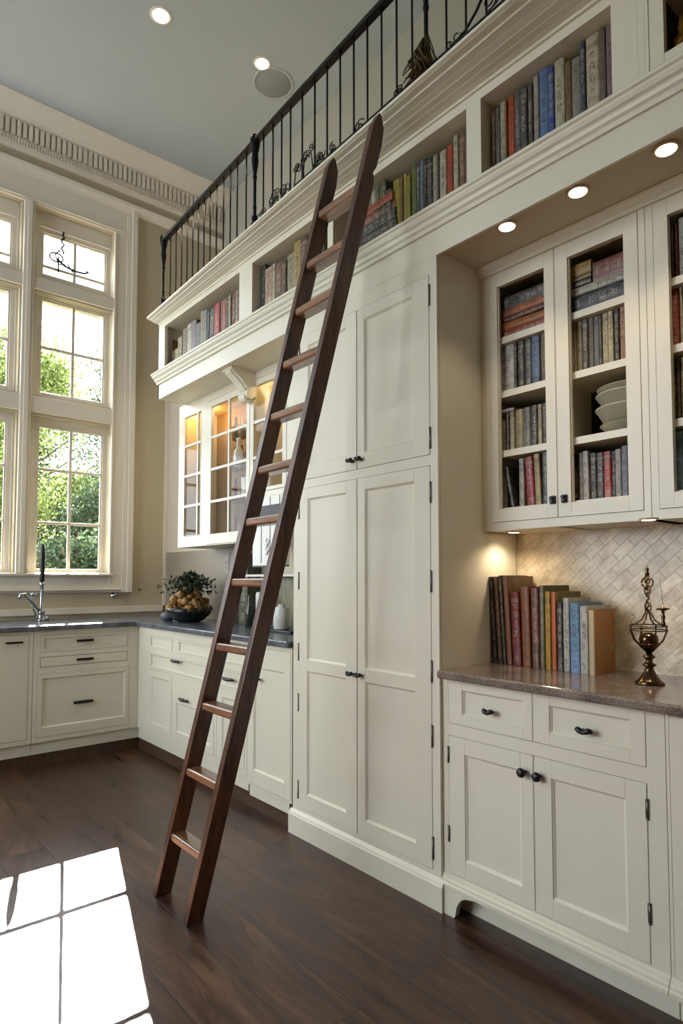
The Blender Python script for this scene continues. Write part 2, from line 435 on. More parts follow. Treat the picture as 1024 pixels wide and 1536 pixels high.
# window-wall run
def base_body(t, P, a0, a1, z0, z1, ops, depth, name='body', mat='cab'):
    mb = MB(); framed(mb, P, a0, a1, z0, z1, ops, -.02, 0)
    mb.fbox(P, a0+.001, a1-.001, z0+.001, z1-.001, -depth, -.0205)
    return mb.build(name, M[mat], t)
P = FY(YF)
t = thing('base_cabinet', (1.43, YF+.3, 0), 'white three-drawer base cabinet in the corner under the right-hand window', 'cabinet', 'base cabinets under the window')
base_body(t, P, 1.09, XF, .155, CT-.032, [(1.13, 1.705, .731, .84), (1.13, 1.705, .634, .70), (1.115, 1.72, .185, .59)], .6)
d = panel_door(P, 1.13, 1.705, .731, .84, [(1.15, 1.685, .75, .822)]).build('drawer', M['cab'], t, bevel=.001); bar_pull(P, 1.412, .792, d)
d = MB().fbox(P, 1.1335, 1.7015, .6375, .6965, -.03, .003).build('drawer', M['cab'], t, bevel=.001); bar_pull(P, 1.412, .667, d)
d = panel_door(P, 1.115, 1.72, .185, .59, [(1.145, 1.69, .245, .56)]).build('drawer', M['cab'], t, bevel=.001); bar_pull(P, 1.408, .382, d, .125, 'black', .02)
mb = MB(); toe(mb, P, 1.09, 1.835); mb.build('bottom_rail', M['cab'], t)
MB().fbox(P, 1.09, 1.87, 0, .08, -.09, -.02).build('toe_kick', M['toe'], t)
for n_, (a0, a1, lab) in enumerate([(.49, 1.087, 'white base cabinet with a tall panelled door at the left edge under the window'), (-.11, .487, 'white sink base cabinet further left under the window')]):
    t = thing('base_cabinet', ((a0+a1)/2, YF+.3, 0), lab, 'cabinet', 'base cabinets under the window')
    base_body(t, P, a0, a1, .155, CT-.032, [(a0+.03, a1-.025, .185, .85)], .6)
    d = panel_door(P, a0+.03, a1-.025, .185, .85, [(a0+.09, a1-.26, .25, .77), ]).build('door', M['cab'], t, bevel=.001)
    mb = MB(); mb.loops([rect(P, a1-.24, a1-.085, .25, .77, .0017), rect(P, a1-.236, a1-.089, .254, .766, -.0), rect(P, a1-.232, a1-.093, .258, .762, -.006)], False, True)
    mb.build('panel', M['cab'], d)
    bar_pull(P, a1-.11, .805, d, .1, 'bronze', .012)
    mb = MB(); toe(mb, P, a0, a1); mb.build('bottom_rail', M['cab'], t)
    MB().fbox(P, a0, a1, 0, .08, -.09, -.02).build('toe_kick', M['toe'], t)
# ladder-side run (faces -x)
P = FX(XF)
t = thing('base_cabinet', (XF+.25, 3.75, 0), 'white base cabinet in the inner corner, false fronts over one wide drawer', 'cabinet', 'base cabinets behind the ladder')
base_body(t, P, 3.215, 4.348, .155, CT-.032, [(3.78, 4.165, .60, .70), (3.245, 3.78, .60, .70), (3.80, 4.165, .185, .585), (3.24, 3.775, .185, .585), (3.80, 4.165, .735, .82), (3.24, 3.73, .735, .82)], .5)
d = panel_door(P, 3.80, 4.165, .735, .82, [(3.82, 4.14, .748, .808)], bead=.003).build('false_front', M['cab'], t)
d = panel_door(P, 3.24, 3.73, .735, .82, [(3.26, 3.705, .748, .808)], bead=.003).build('false_front', M['cab'], t)
d = panel_door(P, 3.245, 4.165, .60, .70, [(3.27, 4.13, .612, .69)], bead=.003).build('drawer', M['cab'], t, bevel=.001); iron_pull(P, 3.725, .682, d, .12)
d = panel_door(P, 3.80, 4.165, .185, .585, pan(3.80, 4.165, .185, .585, .045)).build('door', M['cab'], t, bevel=.001)
d = panel_door(P, 3.24, 3.775, .185, .585, [(3.29, 3.73, .24, .42)]).build('door', M['cab'], t, bevel=.001); iron_pull(P, 3.60, .455, d, .13)
mb = MB(); toe(mb, P, 3.215, 4.363); mb.build('bottom_rail', M['cab'], t)
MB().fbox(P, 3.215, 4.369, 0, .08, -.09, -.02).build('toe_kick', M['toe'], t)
t = thing('base_cabinet', (XF+.25, 3.05, 0), 'white base cabinet seen between the two rails of the ladder, drawer over door', 'cabinet', 'base cabinets behind the ladder')
base_body(t, P, 2.885, 3.212, .155, CT-.032, [(2.905, 3.195, .60, .70), (2.905, 3.195, .185, .585), (2.905, 3.195, .735, .82)], .5)
d = panel_door(P, 2.905, 3.195, .735, .82, [(2.92, 3.18, .748, .808)], bead=.003).build('false_front', M['cab'], t)
d = panel_door(P, 2.905, 3.195, .60, .70, [(2.92, 3.18, .612, .69)], bead=.003).build('drawer', M['cab'], t); iron_pull(P, 3.06, .65, d, .12)
d = panel_door(P, 2.905, 3.195, .185, .585, pan(2.905, 3.195, .185, .585, .045)).build('door', M['cab'], t, bevel=.001)
mb = MB(); toe(mb, P, 2.885, 3.212); mb.build('bottom_rail', M['cab'], t)
MB().fbox(P, 2.885, 3.212, 0, .08, -.09, -.02).build('toe_kick', M['toe'], t)
t = thing('base_cabinet', (XF+.25, 2.68, 0), 'white base cabinet with one tall door between the ladder and the tall cabinet', 'cabinet', 'base cabinets behind the ladder')
base_body(t, P, 2.475, 2.882, .125, CT-.032, [(2.485, 2.872, .135, .85)], .5)
d = panel_door(P, 2.485, 2.872, .135, .85, [(2.54, 2.815, .21, .745)]).build('door', M['cab'], t, bevel=.001); iron_pull(P, 2.765, .686, d, .045)
mb = MB(); mb.fbox(P, 2.51, 2.87, .065, .125, -.05, -.012); mb.build('bottom_rail', M['cab'], t)
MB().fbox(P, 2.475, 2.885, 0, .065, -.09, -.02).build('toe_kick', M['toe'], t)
# L-shaped worktop
xe, ye = XF-.03, YF-.03
mb = MB()
pts = [(-.6, ye), (xe, ye), (xe, 2.478), (XB, 2.478), (XB, YW), (-.6, YW)]
def slab(mb, pts, z0, z1, e=.006):
    def off(k, dd): return pts[k]
    mb.loops([[(x, y, z0) for x, y in pts], [(x, y, z1) for x, y in pts]], True, True)
slab(mb, pts, CT-.032, CT)
o = mb.build('worktop', M['gran_l'], bevel=.006); tag(o, 'blue-grey granite L-shaped worktop running under the window and behind the ladder', 'worktop')

# ================================================================ TALL CABINET
P = FX(XF)
t = thing('tall_cabinet', (XF+.25, 2.0, 0), 'tall white four-door pantry cabinet behind the ladder, floor to bookcase', 'cabinet')
mb = MB(); framed(mb, P, 1.54, 2.465, .10, 2.4555, [(1.578, 2.42, .13, 1.645), (1.578, 2.42, 1.685, 2.392)], -.02, 0)
mb.fbox(P, 1.541, 2.464, .101, 2.4550, -.5, -.0205); mb.fbox(P, 1.5405, 2.46, 2.4556, 2.4575, -.5, -.0135); mb.fbox(P, 1.5385, 1.5399, .101, 2.4752, -.5, -.0135); mb.build('body', M['cab'], t)
mb = MB(); pl = [(0, 0), (.018, 0), (.018, .088), (.014, .094), (.012, .10), (.006, .106), (0, .112)]
mb.prism(pl, lambda p, q: (XF-p[0], q, p[1]), 1.522, 2.478)
mb.prism(pl, lambda p, q: (q, 1.54-p[0], p[1]), XF, XF+.02); mb.build('plinth', M['cab'], t)
for lab, a0, a1, z0, z1, pn in [('lower', 1.578, 1.998, .13, 1.645, [(1.662, 1.948, .20, .775), (1.662, 1.948, .828, 1.592)]), ('lower', 2.0, 2.42, .13, 1.645, [(2.073, 2.353, .20, .775), (2.073, 2.353, .828, 1.592)]),
                         ('upper', 1.578, 1.998, 1.685, 2.392, [(1.668, 1.952, 1.752, 2.338)]), ('upper', 2.0, 2.42, 1.685, 2.392, [(2.073, 2.353, 1.752, 2.338)])]:
    d = panel_door(P, a0, a1, z0, z1, pn).build('door', M['cab'], t, bevel=.001)
    hy = 1.577 if a0 < 1.9 else 2.421
    for hz in ((.21, .62, .86, 1.20, 1.54) if lab == 'lower' else (1.75, 2.31)): hinge(P, hy, hz, d, .075)
    iron_pull(P, 1.975 if a0 < 1.9 else 2.03, .80 if lab == 'lower' else 1.725, d, .038)

# ================================================================ RIGHT BASE CABINETS
XR = 1.80; CR = .872; P = FX(XR)
t = thing('base_cabinet', (XR+.25, 1.14, 0), 'white base cabinet right of the tall cabinet, two drawers over round-knobbed doors', 'cabinet')
mb = MB(); framed(mb, P, .745, 1.538, .10, CR-.03, [(1.158, 1.512, .679, .838), (.796, 1.156, .679, .838), (1.158, 1.512, .141, .636), (.796, 1.156, .141, .636)], -.02, 0)
mb.fbox(P, .746, 1.537, .101, CR-.031, -.48, -.0205); mb.build('body', M['cab'], t)
for a0, a1, q0, q1, w in ((1.158, 1.512, 1.193, 1.447, .045), (.796, 1.156, .842, 1.098, .055)):
    d = panel_door(P, a0, a1, .679, .838, [(q0, q1, .718, .806)]).build('drawer', M['cab'], t, bevel=.001); iron_pull(P, 1.322 if a0 > 1 else .972, .750, d, w)
for a0, a1, q0, q1, kn, hy in ((1.158, 1.512, 1.206, 1.438, 1.190, 1.512), (.796, 1.156, .858, 1.094, 1.134, .796)):
    d = panel_door(P, a0, a1, .141, .636, [(q0, q1, .203, .578)]).build('door', M['cab'], t, bevel=.001); round_knob(P, kn, .577, d)
    for hz in (.28, .565): hinge(P, hy, hz, d, .05)
# base moulding and bracket foot with a cove cut-out
def foot_mb(a_hi, a_lo, with_foot):
    mb = MB()
    mb.prism([(0, .092), (.022, .092), (.022, .105), (.016, .11), (.016, .118), (.008, .123), (.006, .132), (0, .136)], lambda p, q: (XR-p[0]+.0, q, p[1]), a_lo, a_hi)
    if with_foot:
        pr = [(a_hi, 0), (a_hi, .093), (a_hi-.16, .093)]
        for k in range(9):
            th = PI/2*k/8; pr.append((a_hi-.135+.065*math.sin(th)*1.0, .088-.0-.075*(1-math.cos(th))))
        pr += [(a_hi-.062, 0)]
        mb.prism(pr, lambda p, q: (q, p[0], p[1]), XR-.022, XR+.0)
    return mb
foot_mb(1.538, .745, True).build('base_moulding', M['cab'], t)
MB().box(XR+.05, XR+.065, .745, 1.537, 0, .10).build('toe_board', M['cab'], t)
t = thing('base_cabinet', (XR+.25, .45, 0), 'white base cabinet cut off by the right edge of the picture', 'cabinet')
mb = MB(); framed(mb, P, .15, .743, .10, CR-.03, [(.18, .735, .12, .836)], -.02, 0); mb.fbox(P, .151, .742, .101, CR-.031, -.48, -.0205); mb.build('body', M['cab'], t)
panel_door(P, .18, .735, .12, .836, [(.24, .678, .19, .79)]).build('door', M['cab'], t, bevel=.001)
foot_mb(.743, .15, False).build('base_moulding', M['cab'], t)
MB().box(XR+.05, XR+.065, .15, .742, 0, .10).build('toe_board', M['cab'], t)
mb = MB(); slab(mb, [(1.762, 1.536), (1.762, .1), (XB-.001, .1), (XB-.001, 1.536)], CR-.03, CR)
o = mb.build('worktop', M['gran_r'], bevel=.007); tag(o, 'brown-grey granite worktop carrying the row of books and the metal ornament', 'worktop')
o = MB().box(XB-.012, XB-.0005, .0, 1.539, CR, 1.405).build('backsplash', M['tile'], loc=(0, 0, 0)); tag(o, 'cream marble backsplash of small diagonal tiles behind the counter books', 'backsplash')

# ================================================================ RIGHT WALL CABINETS (open-framed doors, books inside)
XU = 2.055; P = FX(XU)
BZ = [1.49, 1.72, 1.96, 2.18]
def wall_cab(t, a0, a1, ops, mids):
    mb = MB(); z0, z1 = 1.40, 2.452
    mb.box(XU+.021, XB-.002, a0, a0+.018, z0, z1); mb.box(XU+.021, XB-.002, a1-.018, a1, z0, z1)
    mb.box(XU+.021, XB-.002, a0, a1, z0, z0+.02); mb.box(XU+.021, XB-.002, a0, a1, z1-.02, z1)
    for m in mids: mb.box(XU+.021, XB-.01, m-.012, m+.012, z0, z1)
    mb.box(XU+.021, XB-.012, a0+.018, a1-.018, 1.475, BZ[0])
    framed(mb, P, a0, a1, z0, z1, ops, -.02, 0); mb.build('body', M['cab'], t)
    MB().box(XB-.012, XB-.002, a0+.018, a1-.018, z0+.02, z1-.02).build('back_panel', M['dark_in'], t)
    for z in BZ[1:]: MB().box(XU+.024, XB-.012, a0+.018, a1-.018, z-.026, z).build('shelf', M['cab'], t)
t = thing('wall_cabinet', (XU+.12, 1.2, 1.40), 'white two-door wall cabinet full of books above the marble backsplash', 'cabinet')
wall_cab(t, .874, 1.537, [(1.204, 1.494, 1.432, 2.437), (.896, 1.202, 1.432, 2.437)], [1.203])
for a0, a1, g0, g1, kn in ((1.204, 1.494, 1.246, 1.457, 1.222), (.896, 1.202, .945, 1.151, 1.176)):
    mb = MB(); q = .0016; framed(mb, P, a0+q, a1-q, 1.432+q, 2.437-q, [(g0, g1, 1.483, 2.38)], -.02, .0015)
    mb.fbox(P, g0-.0, g0+.004, 1.483, 2.38, -.018, -.006); mb.fbox(P, g1-.004, g1, 1.483, 2.38, -.018, -.006)
    d = mb.build('door', M['cab'], t, bevel=.0008)
    m2 = MB(); m2.fbox(P, kn-.011, kn+.011, 1.483, 1.513, .002, .008); m2.fbox(P, kn-.007, kn+.007, 1.487, 1.497, .008, .018); m2.fbox(P, kn-.006, kn+.008, 1.500, 1.509, .008, .02)
    m2.build('latch', M['black'], d, bevel=.002)
t = thing('wall_cabinet', (XU+.12, .6, 1.40), 'white wall cabinet at the right edge holding a blue book and red books', 'cabinet')
wall_cab(t, .30, .872, [(.33, .849, 1.432, 2.437)], [])
mb = MB(); framed(mb, P, .3316, .8474, 1.4336, 2.4354, [(.385, .802, 1.483, 2.38)], -.02, .0015); mb.build('door', M['cab'], t, bevel=.0008)
t0 = MB().prism([(0, 0), (.008, 0), (.012, .006), (.012, .012), (.02, .018), (.03, .03), (.034, .036), (0, .036)], lambda p, q: (XU-p[0], q, 2.438+p[1]), .2, 1.539)
o = t0.build('cabinet_crown', M['cab'], loc=(XU, .9, 2.438)); tag(o, 'slim white crown moulding along the top of the book-filled wall cabinets', 'moulding')
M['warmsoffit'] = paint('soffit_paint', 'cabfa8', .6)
# ================================================================ BOOKCASE BRIDGE AND BALCONY
P = FX(XF); SZ = 2.66; OT = 2.95
OPS = [(3.0, 3.985), (2.205, 2.865), (1.39, 2.165), (.843, 1.325)]
t = thing('bookcase', (XF+.2, 2.1, 2.455), 'long white bookcase bridge under the balcony, holding four open shelves of books', 'bookcase')
mb = MB()
framed(mb, P, .765, 4.08, 2.645, 2.965, [(a, b, SZ, OT) for a, b in OPS], -.02, 0); mb.fbox(P, .1, 4.08, 2.965, 2.99, -.02, 0)
framed(mb, P, .1, .745, 2.645, 2.965, [(.175, .735, 2.655, 2.955)], -.02, 0)
mb.fbox(P, .7455, .7645, 2.645, 2.965, -.02, -.0)
mb.box(XF+.0205, XB-.002, .1, 4.08, SZ-.03, SZ-.0005); mb.box(XF+.0205, XB-.002, .1, 4.08, OT+.001, 2.965)
mb.box(XF+.0205, XB-.002, 4.01, 4.08, SZ, OT); mb.box(XF+.0205, XB-.002, .1, .16, SZ, OT)
for a, b in ((2.165, 2.205), (1.325, 1.39), (.735, .843), (2.865, 3.0)): mb.box(XF+.0205, 2.13, a+.001, b-.001, SZ, OT)
mb.box(XF+.012, XF+.0, .1, 4.08, 2.456, 2.6455); mb.box(XF, XB-.002, 4.068, 4.08, 2.456, 2.6455)
mb.build('carcass', M['cab'], t)
MB().box(2.13, 2.14, .16, 4.01, SZ, OT).build('back_panel', M['cab'], t)
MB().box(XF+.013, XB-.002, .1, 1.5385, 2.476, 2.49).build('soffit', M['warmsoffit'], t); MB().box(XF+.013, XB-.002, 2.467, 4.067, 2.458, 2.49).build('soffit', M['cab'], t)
d = MB(); framed(d, P, .178, .732, 2.658, 2.952, [(.245, .692, 2.694, 2.915)], -.02, .0015); d.build('door', M['cab'], t, bevel=.001)
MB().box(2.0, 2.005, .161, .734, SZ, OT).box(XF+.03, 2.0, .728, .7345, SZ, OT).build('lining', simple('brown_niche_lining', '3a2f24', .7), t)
def wrap(prof, fx, y0, ye, mb=None):
    mb = mb or MB()
    s = .45 if max(q[0] for q in prof) < .5 else .03
    mb.loops([[(fx(p, y0), y0, z) for p, z in prof], [(fx(p, ye), ye+p*s, z) for p, z in prof], [(XB-.001, ye+p*s, z) for p, z in prof]], True, True)
    return mb
lc = [(0, 2.556), (.010, 2.556), (.013, 2.562), (.013, 2.570), (.022, 2.577), (.025, 2.585), (.025, 2.591), (.034, 2.597), (.040, 2.607), (.041, 2.614), (.048, 2.619), (.049, 2.627), (.045, 2.632), (0, 2.636)]
wrap(lc, lambda p, y: XF-p, .1, 4.08).build('cornice', M['cab'], t)
def xn(y): return 1.70-.035*(3.9-y)
cr = [(0, 2.984), (.06, 2.984), (.08, 2.990), (.16, 2.992), (.30, 2.9945), (.46, 2.999), (.60, 3.005), (.70, 3.008), (.76, 3.009), (.78, 3.013), (.92, 3.015), (1.0, 3.019), (1.0, 3.030), (.98, 3.033), (0, 3.033)]
wrap(cr, lambda p, y: XF-p*(XF-xn(y)), .1, 4.08).build('crown_moulding', M['cab'], t)
# scroll bracket under the cornice
mb = MB(); pr = [(0, 0), (.0, -.17)]
for k in range(9):
    q = -PI*.9+PI*1.25*k/8; pr.append((.034+.03*math.cos(q), -.142+.03*math.sin(q)))
for k in range(1, 9):
    q = k/8; pr.append((.055+.085*q**1.3, -.125+.092*q**.8))
pr += [(.15, -.028), (.155, -.018), (.155, 0)]
for a0, a1, s in ((3.145, 3.245, 1), (3.165, 3.225, 1.07)):
    mb.prism(pr, lambda p, q: (1.99-p[0]*s, q, 2.457+p[1]*s if p[1] else 2.457), a0, a1)
mb.box(1.99-.17, 1.99, 3.14, 3.25, 2.44, 2.457)
mb.build('corbel', M['cab'], t, bevel=.003)
mb = MB(); mb.box(XF+.03, XU2, -.2, 4.08, 2.97, 3.03); mb.box(XB+.1, XU2, 4.08, YW, 2.97, 3.03); mb.box(XU2, XU2, 0, 0, 0, 0) if 0 else None
struct(mb, 'floor_balcony', M['cab'])

# railing
def xr(y): return xn(y)+.022
RZ = 3.475
t = thing('balcony_railing', (xr(2.6), 2.6, 3.032), 'black wrought-iron balcony railing with thin balusters above the bookcase', 'railing')
mb = MB(); pr = [(-.017, 0), (-.02, .012), (-.012, .028), (.012, .028), (.02, .012), (.017, 0)]
mb.loops([[(xr(y)+p[0], y, RZ+p[1]) for p in pr] for y in (.3, 1.4, 2.6, 3.88)], True, True)
mb.build('handrail', M['iron'], t, bevel=.003)
mb = MB(); mb.tube([(xr(y), y, 3.062) for y in (.5, 1.4, 2.3)], .004, 6)
mb.build('lower_rail', M['iron'], t)
def newel(y):
    mb = MB(); H = RZ-3.032
    mb.lathe([(.022, 0), (.022, .01), (.012, .02), (.017, .035), (.017, .05), (.010, .06), (.008, .09), (.011, .1), (.008, .11), (.008, .25), (.012, .26), (.009, .28), (.014, .31), (.019, .35), (.016, .39), (.021, .41), (.026, .44), (.028, .462), (.022, .485), (.008, .497), (.001, .5)], (xr(y), y, 3.032), 14)
    return mb.build('newel_post', M['iron'], t)
NY = [3.88, 2.675, 1.452]
for y in NY: newel(y)
by = [3.763, 3.673, 3.586, 3.503, 3.422, 3.344, 3.268, 3.186, 3.107, 3.022, 2.941, 2.863, 2.765, 2.59, 2.50, 2.42, 2.342, 2.243, 2.144, 2.051, 1.958, 1.866, 1.779, 1.693, 1.607, 1.523, 1.354, 1.266, 1.18, 1.105, 1.02, .94, .86]
for y in by:
    MB().tube([(xr(y), y, 3.032), (xr(y), y, RZ+.004)], .0043, 6).build('baluster', M['iron'], t)
# wrought-iron scrollwork at the foot of the railing
def spiral(y, z, r, turns, s=1, ph=0):
    out = []
    for k in range(22):
        q = k/21; a = ph+s*q*turns*2*PI; rr = r*(1-.8*q)
        out.append((xr(y)-.004, y+rr*math.cos(a), z+rr*math.sin(a)))
    return out
rs = random.Random(3)
for y, z, n in ((2.60, 3.06, 3), (2.48, 3.085, 5), (2.38, 3.075, 3), (2.26, 3.14, 4), (2.19, 3.15, 3), (2.10, 3.09, 4), (2.02, 3.07, 2), (1.85, 3.055, 2), (1.72, 3.05, 2), (1.60, 3.05, 2), (1.31, 3.06, 2), (1.14, 3.08, 2)):
    mb = MB()
    for k in range(n):
        mb.tube(spiral(y+rs.uniform(-.03, .03), z+rs.uniform(-.02, .025), rs.uniform(.018, .034), rs.uniform(.9, 1.6), rs.choice((-1, 1)), rs.uniform(0, 6)), .0026, 5)
    mb.tube([(xr(y)-.003, y-.04, 3.036), (xr(y)-.003, y-.02, z), (xr(y)-.003, y+.03, z-.015), (xr(y)-.003, y+.045, 3.036)], .003, 5)
    mb.build('scrollwork', M['iron'], t)
mb = MB(); mb.tube([(xr(y), y, z) for y, z in ((1.40, 3.04), (1.34, 3.06), (1.27, 3.075), (1.22, 3.11), (1.17, 3.17), (1.12, 3.26), (1.09, 3.36), (1.07, 3.47))], .005, 6)
mb.tube([(xr(y), y, z) for y, z in ((1.07, 3.47), (1.055, 3.30), (1.08, 3.14), (1.13, 3.10))], .004, 6)
mb.build('swept_brace', M['iron'], t)
# dried bunch at the foot of the third newel
mb = MB(); rs = random.Random(5)
for k in range(90):
    a = rs.uniform(0, 2*PI); r = rs.uniform(.0, .05); y0 = 1.452; x0 = xr(y0)
    p = [(x0+.3*r*math.cos(a), y0+.3*r*math.sin(a), 3.17+rs.uniform(-.02, .02))]
    for q in (1, 2, 3): p.append((x0+r*math.cos(a+q*.5)*(.5+q*.35), y0+.01+r*math.sin(a+q*.5)*(.5+q*.35)+q*.006, 3.16-q*.038+rs.uniform(-.012, .012)))
    mb.tube(p, .0022, 4)
o = mb.build('dried_bunch', simple('dried_stems', '5a4a22', .8)); tag(o, 'bunch of dried stems tied at the foot of the railing post above the ladder top', 'dried plant')

# ================================================================ LEFT GLASS CABINETS
XG = 1.99; P = FX(XG)
t = thing('glass_cabinet', (XG+.15, 3.6, 1.43), 'white glass-fronted wall cabinet with small panes, lit amber inside at its left end', 'cabinet')
mb = MB(); z0, z1 = 1.432, 2.457
framed(mb, P, 3.20, 4.17, z0, z1, [(3.83, 4.085, 1.505, 2.367), (3.205, 3.742, 1.436, 2.405)], -.02, 0)
framed(mb, P, 2.475, 3.20, 1.69, z1, [(2.82, 3.185, 1.72, 2.41)], -.02, 0)
for a, b in ((4.15, 4.17), (3.193, 3.207)): mb.box(XG+.0205, XB, a, b, z0, z1)
mb.box(XG+.0205, XB, 2.475, 2.78, 1.69, z1)
mb.box(XG+.0205, XB-.002, 3.2, 4.17, z0, z0+.02); mb.box(XG+.0205, XB-.002, 3.2, 4.17, z1-.02, z1)
mb.box(XG+.0205, XB-.002, 2.78, 3.2, 1.69, 1.71); mb.box(XG+.0205, XB-.002, 2.78, 3.2, z1-.02, z1)
mb.build('body', M['cab'], t)
MB().box(XB-.014, XB-.002, 3.207, 4.15, z0+.02, z1-.02).build('back_panel', M['cabin'], t)
MB().box(XB-.014, XB-.002, 2.78, 3.19, 1.71, z1-.02).build('back_panel', M['cabin'], t)
for z in (1.72, 1.935, 2.15):
    MB().box(XG+.04, XB-.015, 3.209, 4.148, z-.008, z).build('shelf', M['cglass'], t)
def mullioned(name, a0, a1, z0, z1, g, vs, hs, par=t):
    mb = MB(); framed(mb, P, a0, a1, z0, z1, [g], -.02, .0015)
    for v in vs: mb.fbox(P, v-.009, v+.009, g[2], g[3], -.014, 0)
    for h in hs: mb.fbox(P, g[0], g[1], h-.009, h+.009, -.013, -.0005)
    d = mb.build(name, M['cab'], par, bevel=.001)
    MB().fbox(P, g[0]-.0, g[1]+.0, g[2], g[3], -.012, -.009).build('glass_pane', M['cglass'], d); return d
H4 = [1.505+.2155*k for k in (1, 2, 3)]
mullioned('fixed_light', 3.832, 4.083, 1.507, 2.365, (3.838, 4.078, 1.512, 2.36), [3.885], H4)
mullioned('door', 3.208, 3.739, 1.439, 2.402, (3.245, 3.690, 1.505, 2.36), [3.462], H4)
mullioned('door', 2.823, 3.182, 1.723, 2.407, (2.86, 3.165, 1.745, 2.37), [], [1.935, 2.15])
o = MB().lathe([(.03, 0), (.03, -.008), (.022, -.010), (.001, -.010)], (2.12, 3.98, 2.437), 20).build('puck_light', M['amber']); tag(o, 'small amber lamp lighting the narrow left end of the glass cabinet', 'light')
# a few pieces behind the glass
def tagl(mb, name, mat, label, cat, group=None, bevel=0, color=None):
    o = mb.build(name, M[mat] if isinstance(mat, str) else mat, bevel=bevel, color=color); return tag(o, label, cat, group)
tagl(MB().lathe([(.03, 0), (.032, .05), (.03, .1), (.014, .13), (.011, .17), (.014, .175), (.014, .19), (.001, .19)], (2.08, 3.49, 1.936)), 'bottle', 'frost', 'white bottle on a shelf behind the wide glass door', 'bottle')
tagl(MB().lathe([(.025, 0), (.026, .22), (.012, .235), (.004, .25), (.001, .25)], (2.09, 3.10, 2.151)), 'pillar_candle', simple('ivory_wax', 'e8c878', .5), 'tall ivory candle in the top of the glass cabinet beside the ladder', 'candle')
tagl(MB().lathe([(.035, 0), (.04, .13), (.037, .13), (.033, .01), (.001, .01)], (2.08, 3.38, 1.721)), 'tumbler', 'frost', 'white ribbed tumbler on the middle shelf behind the wide glass door', 'glass')
gw = simple('tinted_glassware', '8a6a35', .12)
for (y, z, h, r, lab) in ((3.98, 1.936, .13, .028, 'amber glass goblet on the second shelf of the narrow glazed end'), (3.97, 1.721, .12, .03, 'smoky glass goblet on the third shelf of the narrow glazed end'), (3.97, 1.453, .14, .03, 'glass goblet on the bottom shelf of the narrow glazed end')):
    tagl(MB().lathe([(r, 0), (r, .004), (.004, .01), (.004, h*.45), (r*.8, h*.6), (r, h), (r*.95, h), (r*.7, h*.62), (.001, h*.55)], (2.1, y, z), 16), 'goblet', gw, lab, 'glass', 'glassware in the lit cabinet')
for i, (z, hh) in enumerate(((1.453, .19), (1.721, .17), (1.936, .17), (2.151, .16))):
    for j in range(3):
        y = 3.66-j*.075
        tagl(MB().lathe([(.026, 0), (.027, hh*.55), (.01, hh*.72), (.009, hh), (.001, hh)], (2.16, y, z), 12), 'bottle', simple('brown_bottle_%d' % (j+i*3), ('6e5238', '8a735a', '77604a')[j], .25),
             'brown bottle on the %s shelf behind the wide glass door, %s from the left' % (('bottom', 'second-lowest', 'second-highest', 'top')[i], ('first', 'second', 'third')[j]), 'bottle', 'bottles behind the wide glass door')

# ================================================================ THINGS ON THE LEFT WORKTOP
# white wall unit and glass shelf seen through the ladder
t = thing('memo_board', (1.97, 2.97, 1.28), 'white memo board with a black perforated strip hanging behind the ladder', 'board')
mb = MB(); P2 = FX(1.985); mb.fbox(P2, 2.80, 3.14, 1.285, 1.685, -.012, .012); mb.build('panel', simple('white_enamel', 'dcdcd4', .3), t, bevel=.002)
MB().fbox(P2, 2.80, 3.09, 1.555, 1.63, .0125, .02).build('perforated_strip', simple('perforated_black', '25272b', .5), t)
for a in (2.955, 2.86, 3.045): MB().fbox(P2, a-.003, a+.003, 1.30, 1.68, .0125, .0135).build('seam', M['black'], t)
mb = MB(); rs = random.Random(9)
for k in range(3):
    y = 2.99-k*.012; pts = [(1.9715, y+.01*math.sin(q*1.7+k), 1.44-q*.012) for q in range(9)]
    mb.tube(pts, .0012, 4)
mb.build('ink_marks', M['black'], t)
MB().fbox(P2, 2.80, 3.14, 1.278, 1.285, -.012, .014).build('bottom_edge', M['black'], t)
tagl(MB().box(2.02, XB-.001, 2.478, 3.35, 1.222, 1.235), 'glass_shelf', 'frost', 'thin pale shelf on the wall behind the ladder, above the canister', 'shelf')
tagl(MB().box(XB-.011, XB-.0005, 2.478, 3.45, CT, 1.22), 'splashback', wood('ribbed_olive_panel', '6f6d58', 'a3a084', .35, 3, 2, .3), 'olive ribbed splashback panel behind the canisters, under the pale shelf', 'splashback')
tagl(MB().box(2.0, 2.2, 2.79, 3.09, CT+.0005, CT+.014), 'tray', 'black', 'flat black tray under the white canister', 'tray', bevel=.003)
tagl(MB().lathe([(.040, 0), (.044, .004), (.047, .125), (.045, .128), (.041, .126), (.022, .128), (.020, .142), (.001, .142)], (2.06, 2.965, CT+.0145), 24), 'canister', 'frost', 'white ceramic canister standing on the black tray between ladder and tall cabinet', 'canister')
tagl(MB().lathe([(.04, 0), (.05, .02), (.05, .05), (.03, .07), (.033, .085), (.001, .085)], (2.09, 3.22, CT+.0005), 20), 'pot', 'black', 'small black pot on the worktop behind the ladder', 'pot')
tagl(MB().lathe([(.034, 0), (.036, .20), (.03, .22), (.001, .22)], (2.16, 3.33, CT+.0005), 20), 'jar', 'frost', 'tall white jar against the splashback behind the ladder', 'jar')
tagl(MB().lathe([(.03, 0), (.032, .1), (.014, .14), (.012, .2), (.001, .2)], (2.12, 3.40, CT+.0005), 16), 'bottle', simple('green_glass', '2e352a', .15), 'dark green bottle on the worktop behind the ladder', 'bottle')
